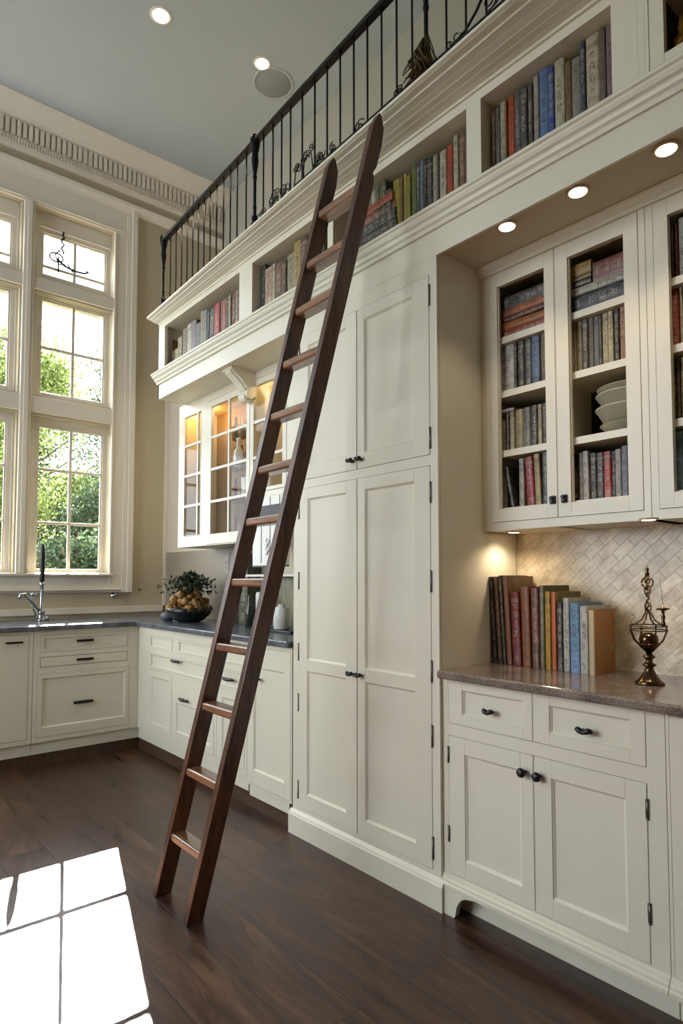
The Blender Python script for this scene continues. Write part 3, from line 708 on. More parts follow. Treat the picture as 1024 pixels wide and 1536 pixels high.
for y0, y1, h, col, lab in ((3.83, 3.775, .47, '9c917c', 'tall beige folder standing behind the root vegetables'), (3.77, 3.65, .48, '2b2522', 'tall black patterned book standing between the root vegetables and the ladder'), (3.64, 3.53, .44, '4f5240', 'tall dark-olive book half hidden by the far ladder rail')):
    tagl(MB().box(2.18, 2.28, y1, y0, CT+.0005, CT+h), 'tall_book', 'book', lab, 'book', 'tall books on the granite worktop', .002, col)
tagl(MB().box(XB-.011, XB-.0005, 3.4502, YW-.016, CT+.0005, 1.4315), 'splashback', paint('taupe_shade_paint', '8b8172', .45), 'plain taupe panel painting the shade under the glass cabinet, behind the bowl of roots', 'splashback')  # added panel; its taupe colour stands in for shade on the wall
# bowl of golden roots with greens
bx, byy = 2.03, 4.06
tagl(MB().lathe([(.07, 0), (.1, .01), (.15, .06), (.165, .1), (.16, .1), (.14, .06), (.09, .02), (.001, .018)], (bx, byy, CT+.0005), 28), 'bowl', simple('dark_bowl', '17181a', .3), 'dark shallow bowl heaped with golden roots in the worktop corner', 'bowl')
rs = random.Random(11)
root_m = N('golden_root_skin'); rv = root_m.obj(); root_m.bsdf(Base_Color=root_m.ramp(root_m.noise(rv, 22, 5, .7), [(.35, lin('6a4a22')), (.55, lin('b08442')), (.7, lin('cfae70'))]), Roughness=.6, Normal=root_m.bump(root_m.noise(rv, 60, 4), .5, .003))
M['root'] = root_m.m
for k in range(36):
    ring, zz = (.135, .085) if k < 12 else ((.115, .145) if k < 22 else ((.07, .19) if k < 30 else (.03, .22)))
    a = k*2.399; r = ring*rs.uniform(.8, 1.15); c = Vector((bx+r*math.cos(a), byy+r*math.sin(a)*1.1, CT+zz+rs.uniform(-.012, .012)))
    R = Matrix.Rotation(rs.uniform(0, 6), 3, 'Z') @ Matrix.Rotation(rs.uniform(.2, 1.1), 3, 'X')
    mb = MB(); pts = [c+R @ Vector((.008*math.sin(q*2+k), 0, (q-2)*.019)) for q in range(5)]
    s_ = rs.uniform(.8, 1.2); mb.tube(pts, [.007*s_, .02*s_, .03*s_, .026*s_, .005*s_], 10)
    tagl(mb, 'root_vegetable', 'root', 'knobbly golden root vegetable heaped in the dark bowl', 'vegetable', 'golden roots in the dark bowl')
mb = MB()
for k in range(900):
    a = rs.uniform(0, 2*PI); r = abs(rs.gauss(0, .075)); c = Vector((bx+r*math.cos(a), byy-.0+r*1.3*math.sin(a), CT+.225+rs.uniform(-.05, .12)*(1-r*2.2)))
    d1 = Vector((rs.uniform(-1, 1), rs.uniform(-1, 1), rs.uniform(-.3, .9))).normalized()*.022; d2 = d1.cross(Vector((rs.random(), rs.random(), rs.random()))).normalized()*.008
    mb.add([c, c+d1*.5+d2, c+d1*1.6, c+d1*.5-d2], [(0, 1, 2, 3)])
for k in range(16):
    a = rs.uniform(0, 2*PI); mb.tube([(bx, byy, CT+.17), (bx+.06*math.cos(a), byy+.08*math.sin(a), CT+.26), (bx+.13*math.cos(a), byy+.19*math.sin(a), CT+.28+rs.uniform(-.06, .04))], .0025, 4)
tagl(mb, 'leafy_tops', 'leafd', 'dark green leafy tops lying over the golden roots', 'greens')
mb = MB()
for k in range(34):
    a = rs.uniform(0, 2*PI); p = [(bx+.04*math.cos(a), byy+.05*math.sin(a), CT+.22)]
    for q in (1, 2, 3): p.append((bx+(.04+.042*q)*math.cos(a), byy+(.05+.048*q)*math.sin(a), CT+.22-.042*q+rs.uniform(-.01, .012)))
    mb.tube(p, .0018, 4)
tagl(mb, 'root_fibres', simple('straw_fibre', '9a7c40', .8), 'straw-coloured stringy fibres trailing over the golden roots', 'roots', None)
C.objects[-1]['kind'] = 'stuff'; bpy.data.objects['leafy_tops']['kind'] = 'stuff'
tagl(MB().lathe([(.03, 0), (.048, .015), (.052, .035), (.04, .055), (.015, .065), (.001, .066)], (1.96, 4.26, CT+.0005), 20), 'stone_pot', 'stone', 'small round grey stoneware pot in front of the root vegetables', 'pot')
# faucet
fy = 4.86; fs = fy/YW
def fp(x, z): return (x*fs, fy, 1.21+(z-1.21)*fs)
t = thing('faucet', (1.262, fy, CT), 'chrome kitchen faucet with a black spray handle standing under the window', 'faucet')
b0 = fp(1.308, .93); xx = b0[0]
MB().lathe([(.032, 0), (.032, .008), (.024, .014), (.02, .05), (.024, .055), (.024, .07), (.014, .08), (.012, .20), (.012, .25), (.018, .255), (.018, .275), (.012, .28)], (xx, fy, CT+.0005), 18).build('column', M['chrome'], t)
MB().lathe([(.013, .28), (.017, .30), (.016, .36), (.02, .40), (.019, .50), (.013, .545), (.006, .56)], (xx, fy, CT+.0005), 16).build('spray_handle', M['black'], t)
mb = MB(); mb.tube([(xx, fy, CT+.05), (xx-.04, fy-.02, CT+.10), (xx-.10, fy-.04, CT+.17), (xx-.125, fy-.05, CT+.195), (xx-.15, fy-.055, CT+.19), (xx-.165, fy-.057, CT+.165)], [.011, .010, .010, .012, .013, .012], 10)
mb.build('spout', M['chrome'], t)
mb = MB(); mb.tube([(xx-.03, fy, CT+.03), (xx-.06, fy, CT+.10), (xx-.065, fy, CT+.185)], .006, 8); mb.ball((xx-.065, fy, CT+.19), .014); mb.tube([(xx-.065, fy, CT+.19), (xx-.03, fy, CT+.195)], .005)
mb.build('lever', M['chrome'], t)
MB().lathe([(.02, 0), (.022, .02), (.012, .03), (.001, .03)], (xx+.035, fy, CT+.0005), 14).build('side_valve', M['chrome'], t)
mb = MB(); mb.lathe([(.022, 0), (.022, -.005), (.012, -.007), (.012, -.022), (.017, -.026), (.015, -.034), (.001, -.035)], (1.847, YW, 1.075), 20, 'y')
tagl(mb, 'air_switch', 'chrome', 'small chrome knob on the panel below the window sill', 'knob')
# twisted wire ornament hanging in the top window
yo = YG-.03
def wp(x, z): return (x*yo/YW, yo, 1.21+(z-1.21)*yo/YW)
mb = MB(); mb.tube([wp(1.405, 3.93)]+[wp(1.40+.012*math.sin(k*1.9), 3.90-.018*k) for k in range(9)], .007, 6)
mb.tube([wp(1.355+.05*math.cos(k*.5), 3.71+.035*math.sin(k*.5)) for k in range(14)], .006, 6)
mb.tube([wp(1.36, 3.70), wp(1.42, 3.66), wp(1.50, 3.645), wp(1.57, 3.65), wp(1.60, 3.668), wp(1.58, 3.675)], .008, 6)
mb.tube([wp(1.385, 3.78), wp(1.345, 3.73), wp(1.375, 3.66), wp(1.44, 3.68), wp(1.48, 3.63)], .006, 6); mb.tube([wp(1.37, 3.72), wp(1.372, 3.60)], .006, 6)
tagl(mb, 'wire_ornament', 'iron', 'twisted black wire ornament hanging in the top right window', 'ornament')

# ================================================================ LADDER
SL = .1778
def lx(z): return 1.024+SL*z
def ly(z): return 2.072-.141*z          # left edge of the near rail, by height
t = thing('library_ladder', (1.05, 2.16, 0), 'tall dark-stained wooden library ladder leaning against the bookcase', 'ladder')
W, TH, DP = .228, .030, .066
def stile(dy, ztop):
    pr = [(0, 0), (DP, 0)]
    zn = ztop-.27
    pr += [(DP, zn), (DP-.004, zn+.03), (DP-.016, zn+.05), (DP-.006, zn+.075), (DP-.004, zn+.16), (DP-.012, zn+.22), (DP-.035, ztop-.01), (DP-.05, ztop), (0, ztop-.045)]
    f = lambda p, q: (lx(p[1])+p[0], ly(p[1])+dy-q*TH, p[1])
    return MB().prism(pr, f, 0, 1).build('stile', M['ladder'], t, bevel=.003)
stile(0, 2.965); stile(W+TH, 2.93)
import math as _m
for z in (.238, .483, .733, .962, 1.212, 1.448, 1.653, 1.866, 2.078, 2.295, 2.487, 2.70):
    y1, y0 = ly(z)+W+.003, ly(z)-.003; x = lx(z)+.003
    pr = [(0, -.026), (.005, -.032), (.057, -.032), (.062, -.026), (.062, -.005), (.056, 0), (.005, 0), (0, -.005)]
    MB().prism([(x+p[0], z+p[1]) for p in pr], lambda p, q: (p[0], q, p[1]), y0, y1).build('rung', M['rung'], t, bevel=.0025)

# ================================================================ LAMPS AND SPEAKER
def downlight(x, y, z, r, label, group, energy, col=(1, .80, .56), ang=85):
    t = thing('recessed_light', (x, y, z), label, 'light', group)
    MB().lathe([(r*.80, 0), (r*.80, -.002), (r*1.0, -.006), (r*1.18, -.004), (r*1.2, 0)], (x, y, z), 32).build('trim_ring', M['trim'] if z > 4 else simple('warm_ring', 'c9b08a', .4, .3), t)
    MB().lathe([(.001, -.0065), (r*.84, -.0065), (r*.84, -.003), (.001, -.003)], (x, y, z), 32).build('lens', M['lamp'], t)
    l = bpy.data.lights.new('spot', 'SPOT'); l.energy = energy; l.color = col; l.spot_size = math.radians(ang); l.spot_blend = .8; l.shadow_soft_size = r*.7
    o = bpy.data.objects.new('downlight_beam', l); C.objects.link(o); o.location = (x, y, z-.02); o.parent = None
    return t
downlight(1.546, 3.58, ZC, .058, 'recessed ceiling light further left, over the middle of the ceiling', 'ceiling lights', 60)
downlight(2.232, 3.475, ZC, .052, 'recessed ceiling light beside the round ceiling speaker', 'ceiling lights', 60)
for (x, y), lab in zip(((1.855, 1.268), (1.862, 1.0), (1.872, .728)), ('leftmost of the three recessed lights in the soffit, nearest the tall cabinet', 'middle one of the three recessed lights in the soffit', 'rightmost of the three recessed lights in the soffit, nearest the picture edge')):
    downlight(x, y, 2.4755, .032, lab, 'soffit lights', SOFFIT_W)
downlight(2.0, .86, 1.4005, .024, 'small round light under the wall cabinet at the right', 'under-cabinet lights', UNDER_W, ang=140)
downlight(2.14, 1.45, 1.4005, .024, 'small round light under the wall cabinet, above the counter books', 'under-cabinet lights', UNDER_W, ang=150)
t = thing('ceiling_speaker', (2.39, 3.57, ZC), 'round grey speaker grille set in the ceiling', 'speaker')
MB().lathe([(.001, -.004), (.128, -.004), (.132, 0), (.001, 0)], (2.39, 3.57, ZC), 40).build('grille', M['spk'], t)
MB().lathe([(.128, 0), (.128, -.007), (.146, -.004), (.148, 0)], (2.39, 3.57, ZC), 40).build('trim_ring', M['ceil'], t)
for (x, y, z, e, c) in ((2.12, 3.97, 2.41, PUCK_W, (1, .5, .12)), (2.15, 3.45, 2.40, PUCK_W*.7, (1, .8, .6)), (2.15, 3.0, 2.40, PUCK_W*.6, (1, .75, .45))):  # first serves the amber lamp; other two are unseen fill added to brighten bays
    l = bpy.data.lights.new('puck_fill', 'POINT'); l.energy = e; l.color = c; l.shadow_soft_size = .02
    o = bpy.data.objects.new('puck_fill_glow', l); C.objects.link(o); o.location = (x, y, z)
SH1=[
(4.085,4.038,0.205,'7a4a38','slim rust-brown'),
(4.036,3.989,0.124,'b9ae8c','short cream'),
(3.989,3.945,0.119,'6b6a58','short olive-grey'),
(3.946,3.889,0.120,'c4ba8a','short pale-yellow'),
(3.891,3.826,0.183,'b7a98c','buff picture-backed'),
(3.827,3.756,0.224,'8d7a64','tan-brown'),
(3.757,3.701,0.234,'cfc7ae','off-white'),
(3.701,3.623,0.235,'8b8080','mauve-grey'),
(3.622,3.561,0.198,'77787a','speckled slate'),
(3.563,3.530,0.259,'b5a67c','tall sand'),
(3.530,3.475,0.252,'8a8a82','tall grey'),
(3.475,3.449,0.245,'2e4238','thin bottle-green'),
(3.449,3.381,0.236,'26221f','black speckled'),
(3.381,3.312,0.241,'b3222a','bright scarlet'),
(3.312,3.282,0.238,'8c6a55','slim brown'),
(3.282,3.238,0.235,'a5413f','brick-red'),
(3.238,3.211,0.236,'2f3b30','slim dark-green'),
(3.211,3.180,0.238,'b0a283','slim cream-topped'),
(3.180,3.135,0.243,'70322f','maroon'),
(3.135,3.103,0.242,'aa9b80','slim beige'),
(3.104,3.074,0.248,'6b4b3b','chestnut'),
]
SH2=[
(2.911,2.816,0.297,'26333b','big dark-teal'),
(2.812,2.744,0.244,'c7a898','pinkish cream'),
(2.744,2.718,0.248,'cfc5aa','very thin cream'),
(2.718,2.649,0.237,'75473a','russet patterned'),
(2.649,2.612,0.223,'4a352c','thin dark-brown'),
(2.613,2.547,0.242,'a7a184','cream and sage'),
(2.548,2.489,0.319,'b8a068','tall straw-yellow'),
(2.490,2.433,0.301,'6d4038','tall wine-brown'),
(2.430,2.378,0.296,'bcb090','tall buff'),
(2.378,2.351,0.303,'b0442e','thin vermilion'),
(2.351,2.304,0.296,'66604e','drab olive'),
]
SH3=[
(1.996,1.961,0.244,'8d9472','pale moss'),
(1.961,1.935,0.269,'b9bda0','thin celadon'),
(1.935,1.909,0.308,'586049','dull moss'),
(1.909,1.890,0.339,'6f7350','thin khaki'),
(1.890,1.867,0.310,'5d6452','grey-green'),
(1.866,1.831,0.226,'20252c','short navy-black'),
(1.827,1.787,0.252,'a39a25','plain chartreuse'),
(1.787,1.765,0.245,'7d6234','slim bronze'),
(1.765,1.744,0.249,'a08c30','mustard'),
(1.742,1.721,0.232,'8a8a35','slim olive'),
(1.721,1.692,0.270,'626b2b','tall leaf-green'),
(1.692,1.672,0.266,'242c40','slim navy'),
(1.672,1.650,0.258,'6f7a80','steel-blue'),
(1.650,1.634,0.253,'1d1a1a','thin black'),
(1.634,1.602,0.246,'231c1e','red-emblemed black'),
(1.602,1.579,0.242,'b7b096','bone'),
(1.579,1.566,0.240,'73736c','thin grey'),
(1.565,1.531,0.238,'c1baa0','ivory'),
(1.531,1.500,0.242,'b5492c','orange-red'),
(1.494,1.471,0.264,'bdb49a','eggshell'),
(1.471,1.442,0.263,'7a5140','cocoa'),
(1.442,1.423,0.262,'7d7064','grey-brown'),
]
SH4=[
(1.316,1.300,0.262,'603c30','slim red-brown'),
(1.300,1.279,0.258,'6b675e','grey patterned'),
(1.279,1.256,0.267,'b3ab95','cream'),
(1.256,1.249,0.265,'9e5a28','thin ochre'),
(1.249,1.222,0.272,'b8512a','orange and yellow-green'),
(1.219,1.194,0.269,'4a4e50','graphite'),
(1.194,1.166,0.265,'3c3a40','dark speckled'),
(1.163,1.145,0.260,'46443f','charcoal'),
(1.144,1.124,0.279,'b3a3a0','red-topped pale-pink'),
(1.123,1.087,0.289,'5f7fa8','powder-blue'),
(1.087,1.066,0.275,'2f4f95','royal-blue'),
(1.063,1.027,0.279,'bdb99f','ivory and green'),
(1.026,1.003,0.252,'7d6040','teal-labelled brown'),
(1.003,0.971,0.248,'8f8d84','pale grey'),
(0.970,0.954,0.283,'2f3f55','tall ink-blue'),
(0.952,0.909,0.310,'c6b9a2','tallest cream'),
(0.909,0.888,0.285,'73675a','taupe'),
(0.886,0.862,0.275,'86707a','mauve'),
]
UA2=[
(1.488,1.412,0.212,'c9c6c0','wide white'),
(1.412,1.398,0.209,'2a2724','thin black'),
(1.396,1.366,0.213,'3b3434','black patterned'),
(1.366,1.336,0.206,'54565a','dark slate'),
(1.333,1.298,0.206,'6d7fa0','blue and white'),
(1.295,1.272,0.212,'776d58','drab brown'),
]
UA3=[
(1.479,1.457,0.166,'b2ab85','cream-green'),
(1.457,1.437,0.162,'3a352d','thin umber'),
(1.435,1.414,0.157,'c2bb9f','off-white'),
(1.412,1.377,0.159,'b19f78','tan'),
(1.377,1.344,0.160,'78756a','black-and-white patterned'),
(1.342,1.312,0.160,'3b2f22','black and tan'),
(1.312,1.294,0.160,'b8ae92','slim cream'),
(1.293,1.274,0.167,'413e38','charred-black'),
]
UA4=[
(1.492,1.460,0.204,'a09d94','marbled grey'),
(1.417,1.393,0.162,'b7b4a8','pale-grey'),
(1.392,1.348,0.170,'9c1f33','crimson'),
(1.347,1.321,0.181,'c0a77a','wheat'),
(1.321,1.295,0.182,'39414c','blue-grey'),
(1.292,1.273,0.181,'2a2f36','dark steel'),
]
UB2=[
(1.173,1.149,0.224,'b3a98a','cream'),
(1.149,1.128,0.226,'c8bd98','butter'),
(1.125,1.102,0.218,'5b5348','umber'),
(1.102,1.082,0.216,'77695a','mushroom'),
(1.082,1.062,0.211,'7e8080','dove-grey'),
(1.062,1.050,0.218,'4e4c48','thin charcoal'),
(1.050,1.028,0.219,'c0b692','parchment'),
(1.028,1.009,0.217,'cdc3a0','ivory'),
(1.006,0.988,0.215,'38342f','black patterned'),
(0.985,0.964,0.216,'b08a6c','peach and red'),
]
UB4=[
(1.178,1.146,0.170,'2a2524','black'),
(1.146,1.131,0.174,'c6c4bd','slim white'),
(1.131,1.108,0.178,'c9c3bb','white with a red tick'),
(1.106,1.081,0.167,'262122','jet-black'),
(1.081,1.054,0.165,'35302f','black with pale lettering'),
(1.054,1.027,0.165,'b0272c','bright red'),
(1.027,1.011,0.162,'3d2c44','plum'),
(1.011,0.990,0.166,'b9b2ab','pale-grey'),
(0.990,0.967,0.174,'8a8a9c','lavender-grey'),
]
UC1=[
(0.812,0.802,0.189,'3a2b26','thin dark-brown'),
(0.801,0.789,0.186,'8b3a28','rust-red'),
(0.787,0.759,0.196,'c5c0b2','white'),
]
UC2=[
(0.815,0.792,0.232,'a5402a','tomato-red'),
(0.790,0.780,0.231,'c2bba0','slim cream'),
(0.779,0.756,0.233,'8d8870','sage'),
]
UC3=[
(0.817,0.807,0.231,'28221c','black-brown'),
(0.806,0.794,0.228,'5c4d36','bronze-brown'),
(0.792,0.766,0.228,'c9c0a0','cream'),
]
UC4=[
(0.817,0.793,0.191,'8fb0c4','pale-blue'),
(0.792,0.770,0.187,'7ea3ba','second pale-blue'),
]
CB=[
(1.570,1.544,0.395,'2a2019','lean black-brown'),
(1.544,1.518,0.389,'6b4a3a','b'),
(1.518,1.495,0.389,'3c3228','c'),
(1.495,1.445,0.388,'8a5440','d'),
(1.446,1.388,0.314,'8c1626','crimson and black'),
(1.388,1.338,0.332,'9a5a32','burnt-orange'),
(1.338,1.298,0.330,'7a3430','oxblood'),
(1.298,1.275,0.340,'5b5140','d'),
(1.276,1.251,0.315,'c79a28','yellow'),
(1.251,1.229,0.315,'c0482a','orange'),
(1.230,1.206,0.271,'3a3034',''),
(1.206,1.172,0.289,'c8c4b8','w'),
(1.172,1.136,0.275,'6f9bc2','blue'),
(1.137,1.102,0.259,'c9c6bb','white'),
(1.102,1.075,0.244,'c9b995','last'),
]

# ================================================================ BOOKS
def book_mesh(w, h, dep, detail=False):
    """spine towards -x at x=0, from y=-w/2 to w/2, z 0..h"""
    b = min(.0025, w*.18); mb = MB()
    k = 4; prof = []
    for i in range(k+1):
        a = -PI/2+PI*i/k; prof.append((-.0035*math.cos(a), w/2*math.sin(a)))
    spine = prof+[(.004, w/2), (.004, -w/2)]
    mb.loops([[(x, y, z) for x, y in spine] for z in (0, h)], True, True)
    mb.box(.004, dep, -w/2, -w/2+b, 0, h); mb.box(.004, dep, w/2-b, w/2, 0, h)
    pg = mb if not detail else MB()
    pg.cur = 1 if not detail else 0
    pg.box(.004, dep-.004, -w/2+b, w/2-b, .003, h-.004)
    return mb, pg
ORD = ['first', 'second', 'third', 'fourth', 'fifth', 'sixth', 'seventh', 'eighth', 'ninth', 'tenth', 'eleventh', 'twelfth', 'thirteenth', 'fourteenth', 'fifteenth', 'sixteenth', 'seventeenth', 'eighteenth', 'nineteenth', 'twentieth', 'twenty-first', 'twenty-second', 'twenty-third']
def put_book(x, y, z, w, h, col, label, group, dep=.17, rx=0, rz=0, detail=False, cover_mat=None):
    mb, pg = book_mesh(w, h, dep, detail)
    if detail:
        t = thing('book', (x, y, z), label, 'book', group); t['_o'] = (0, 0, 0)
        c = mb.build('cover', [cover_mat or M['book']], t, color=col); pg.build('pages', [M['pages']], t)
        if cover_mat: pass
        t.rotation_euler = (rx, 0, rz); return t
    o = mb.build('book', [M['book'], M['pages']], loc=(0, 0, 0), color=col)
    o.location = (x, y, z); o.rotation_euler = (rx, 0, rz); return tag(o, label, 'book', group)
rb = random.Random(21)
def row(data, x, z, cap, where, group, dep):
    n = 0
    for i, (ya, yb, h, col, desc) in enumerate(data):
        if i+1 < len(data) and data[i+1][0] > yb: yb = (yb+data[i+1][0])/2
        if i and data[i-1][1] < ya: ya = (ya+min(ya, data[i-1][1]))/2 if data[i-1][1] < ya else ya
        w = max(.006, ya-yb-.0015); h = min(h, cap)
        put_book(x+rb.uniform(0, .008), (ya+yb)/2, z+.0006, w, h, col, '%s book, %s from the left %s' % (desc, ORD[i], where), group, dep)
def fix(data, lo=None, hi=None):
    # overlap-free copy: each book starts where the last one ends
    out = []; prev = None
    for ya, yb, h, col, d in data:
        if prev is not None and ya > prev: ya = prev
        if prev is None and hi is not None: ya = min(ya, hi)
        if lo is not None: yb = max(yb, lo)
        if ya-yb < .007: yb = ya-.007
        out.append((ya, yb, h, col, d)); prev = yb
    return out
row(fix(SH1, 3.004, 3.98), 1.835, SZ, .282, 'on the farthest shelf under the balcony', 'books on the farthest balcony shelf', .2)
row(fix(SH2, None, 2.86), 1.835, SZ, .282, 'on the shelf left of the ladder top', 'books on the shelf left of the ladder top', .2)
row(fix(SH3, 1.393), 1.835, SZ, .282, 'on the shelf right of the ladder top', 'books on the shelf right of the ladder top', .2)
row(fix(SH4, .85, 1.32), 1.835, SZ, .285, 'on the nearest shelf under the balcony', 'books on the nearest balcony shelf', .2)
row(fix(UA2, 1.238, 1.515), 2.10, 1.96, .19, 'behind the left door, second shelf', 'books on the second shelf, left door', .15)
row(fix(UA3, 1.238, 1.515), 2.10, 1.72, .16, 'behind the left door, third shelf', 'books on the third shelf, left door', .15)
row(fix(UB2, .93), 2.10, 1.96, .19, 'behind the middle door, second shelf', 'books on the second shelf, middle door', .15)
row(fix(UB4, .93), 2.10, 1.49, .2, 'behind the middle door, bottom shelf', 'books on the bottom shelf, middle door', .15)
for d_, z_, cap, nm in ((UC1, 2.18, .2, 'top'), (UC2, 1.96, .19, 'second'), (UC3, 1.72, .2, 'third'), (UC4, 1.49, .2, 'bottom')):
    row(fix(d_, None, .83), 2.10, z_, cap, 'on the right-edge cabinet\'s %s shelf' % nm, 'books on the %s shelf at the right edge' % nm, .15)
g = 'books on the bottom shelf, left door'; z = 1.4906
put_book(2.10, 1.468, z, .034, .205, 'a09d94', 'marbled grey book, first from the left behind the left door, bottom shelf', g, .15)
put_book(2.09, 1.418, z, .017, .165, '1d1a1a', 'short black book tilting left beside the marbled one on the bottom shelf', g, .12, -.17)
put_book(2.10, 1.384, z, .022, .19, 'b7b4a8', 'pale-grey book between the black and crimson ones on the bottom shelf', g, .15)
put_book(2.10, 1.342, z, .034, .192, '9c1f33', 'crimson book tilting slightly left behind the left door, bottom shelf', g, .15, -.055)
put_book(2.10, 1.310, z, .024, .198, 'c0a77a', 'wheat-coloured book right of the crimson one on the bottom shelf', g, .15, -.04)
put_book(2.10, 1.280, z, .024, .20, '39414c', 'blue-grey book, second from the right behind the left door, bottom shelf', g, .15)
put_book(2.10, 1.254, z, .02, .205, '2a2f36', 'dark steel book, last at the right behind the left door, bottom shelf', g, .15)
put_book(2.09, 1.50, 1.72+.1625, .012, .09, 'c9c8c2', 'thin white book lying flat on top of the third-shelf row', 'books on the third shelf, left door', .12, PI/2)
def stack(items, x, y_hi, z, group, where):
    for (w, ln, col, desc, off) in items:
        put_book(x, y_hi-off, z+w/2+.0005, w-.001, ln, col, ' '.join(('%s book lying %s' % (desc, where)).split()[:16]), group, .16, PI/2, rb.uniform(-.03, .03)); z += w
stack([(.030, .215, '9a3520', 'brick-red', .0), (.032, .215, 'b0672a', 'mustard-orange', .005), (.022, .21, '5e1f22', 'thin maroon', .005), (.032, .225, 'b4683a', 'light-orange', -.002), (.052, .22, '1b1b1b', 'thick black patterned', .004)],
      2.095, 1.468, 2.18, 'stack on the top shelf, left door', 'flat at the top of the left cabinet door')
stack([(.064, .235, '1c2836', 'thick navy', .0), (.030, .235, 'bab5a5', 'white', .0)], 2.095, 1.166, 2.18, 'stack on the top shelf, middle door', 'flat in the stack of the middle cabinet door')
stack([(.022, .085, '2a2620', 'small black', .0), (.02, .085, '7d6a3a', 'small ochre', .0), (.045, .085, 'a8853a', 'yellow picture-spined', .0)], 2.095, 1.166, 2.2745, 'stack on the top shelf, middle door', 'on the white one, at its left, middle door')
stack([(.07, .14, '7a3a38', 'thick red multicoloured', .0)], 2.10, 1.076, 2.2745, 'stack on the top shelf, middle door', 'flat on the white one, at its right, middle door')
stack([(.042, .30, '7d7a68', 'thick olive-grey', 0), (.045, .30, '1d1d20', 'thick black', .0), (.045, .29, '25272a', 'thick charcoal', .005), (.038, .29, '7a3a2a', 'rust-red', .0), (.036, .28, 'a8502e', 'burnt-orange', .004)],
      1.835, 2.10, SZ, 'flat stack behind the ladder top', 'flat in the stack seen between the ladder rungs')
# serving platters
zz = 1.7206
for k, (r, h, lab) in enumerate(((.100, .03, 'green-grey stoneware bowl at the bottom of the stack in the wall cabinet'), (.114, .062, 'wide stoneware bowl second from the bottom of the cabinet stack'), (.112, .058, 'stoneware bowl third from the bottom of the cabinet stack'), (.108, .03, 'shallow stoneware platter on top of the stack in the wall cabinet'))):
    mb = MB().lathe([(r*.62, 0), (r*.8, h*.25), (r*.9, h*.62), (r*1.0, h*.9), (r*1.03, h), (r*.99, h*1.0), (r*.88, h*.7), (r*.7, h*.35), (.001, h*.3)], (2.172, .985, zz), 40)
    tagl(mb, 'serving_bowl', 'platter', lab, 'bowl', 'stack of stoneware in the wall cabinet'); zz += h*.86 if k != 0 else h*.9
# counter books
g = 'books standing on the right worktop'; z = CR+.0006
def facing(name, cols):
    a = N(name); v = a.obj(); n = a.noise(a.mapping(v, (9, 9, 7)), 2.2, 7, .7)
    c = a.ramp(n, [(i/(len(cols)-1)*.5+.25, lin(q)) for i, q in enumerate(cols)])
    oi = a.n('TexCoord').outputs['Normal']; s_ = a.math('LESS_THAN', a.n('SeparateXYZ', {0: oi}).outputs[0], -.5)
    a.bsdf(Base_Color=a.mix(a.math('MULTIPLY', s_, .75), c, lin(cols[0])), Roughness=.35); return a.m
CBK = [(1.509, .020, .345, '2a2019', 'black-brown book leaning on the tall cabinet side, first in the counter row', -.055, .19, None),
       (1.486, .021, .345, '6b4a3a', 'worn brown book, second in the leaning group on the counter', -.055, .19, None),
       (1.465, .016, .35, '3c3228', 'thin dark book, third in the leaning group on the counter', -.055, .19, None),
       (1.443, .024, .347, '8a5440', 'red-brown patterned book at the right of the leaning group, its brown cover showing', -.05, .22, ['8a5440', '6a5138', '7a6448', '54412e'])]
ys = [(1.408, .036, .285, '8c1626', 'crimson and black book beside the leaning group on the counter', -.035, .17, None),
      (1.366, .036, .305, '9a5a32', 'burnt-orange mottled book right of the crimson one on the counter', -.02, .17, None),
      (1.326, .032, .302, '7a3430', 'oxblood book with pale lettering on the counter', -.01, .17, None),
      (1.298, .020, .312, '6a6048', 'tall drab-olive book between the oxblood and yellow ones on the counter', 0, .19, None),
      (1.274, .023, .29, 'c79a28', 'yellow book with white lettering on the counter', 0, .15, None),
      (1.250, .020, .288, 'c0482a', 'orange-red book right of the yellow one, olive cover showing', 0, .2, ['c0482a', '6f6a2a', '8a8038', '5d5524']),
      (1.226, .023, .25, '3a3034', 'dark plum book right of the orange one on the counter', 0, .15, None),
      (1.200, .024, .267, 'c8c4b8', 'white-spined book between plum and blue ones on the counter', 0, .16, None),
      (1.167, .036, .25, '6f9bc2', 'light-blue book on the counter', 0, .17, None),
      (1.132, .030, .24, 'c9c6bb', 'white book right of the light-blue one on the counter', 0, .18, None),
      (1.104, .022, .226, 'c9b995', 'last book of the counter row, cream spine and brown landscape cover facing right', 0, .15, ['c4b594', '8a6a3a', 'a5672f', '4a3a20'])]
for y, w, h, col, lab, rx, dep, cov in CBK+ys:
    put_book(2.09, y, z+(.0 if rx == 0 else w*.5*abs(math.sin(rx))), w-.0015, h, col, lab, g, min(dep, .18), rx, 0, True, facing('cover_art', cov) if cov else None)

# metal filigree ornament
t = thing('filigree_lamp', (2.06, .895, CR+.0005), 'aged brass filigree lamp ornament with tall twisted finial on the right worktop', 'ornament')
ox, oy, oz = 2.06, .895, CR+.0005
MB().lathe([(.043, 0), (.045, .004), (.034, .012), (.024, .026), (.016, .04), (.011, .052), (.02, .058), (.021, .062), (.011, .068), (.010, .078), (.017, .084), (.019, .088), (.012, .093), (.008, .1), (.001, .1)], (ox, oy, oz), 28).build('foot', M['pewter'], t)
mb = MB()
for k in range(8):
    a = 2*PI*k/8; ca, sa = math.cos(a), math.sin(a)
    mb.tube([(ox+r*ca, oy+r*sa, oz+h) for r, h in ((.006, .1), (.022, .115), (.045, .14), (.057, .17), (.056, .185))], .0026, 6)
    if k % 2 == 0: mb.tube([(ox+r*ca, oy+r*sa, oz+h) for r, h in ((.056, .185), (.04, .19), (.02, .205), (.010, .225), (.006, .235))], .0028, 6)
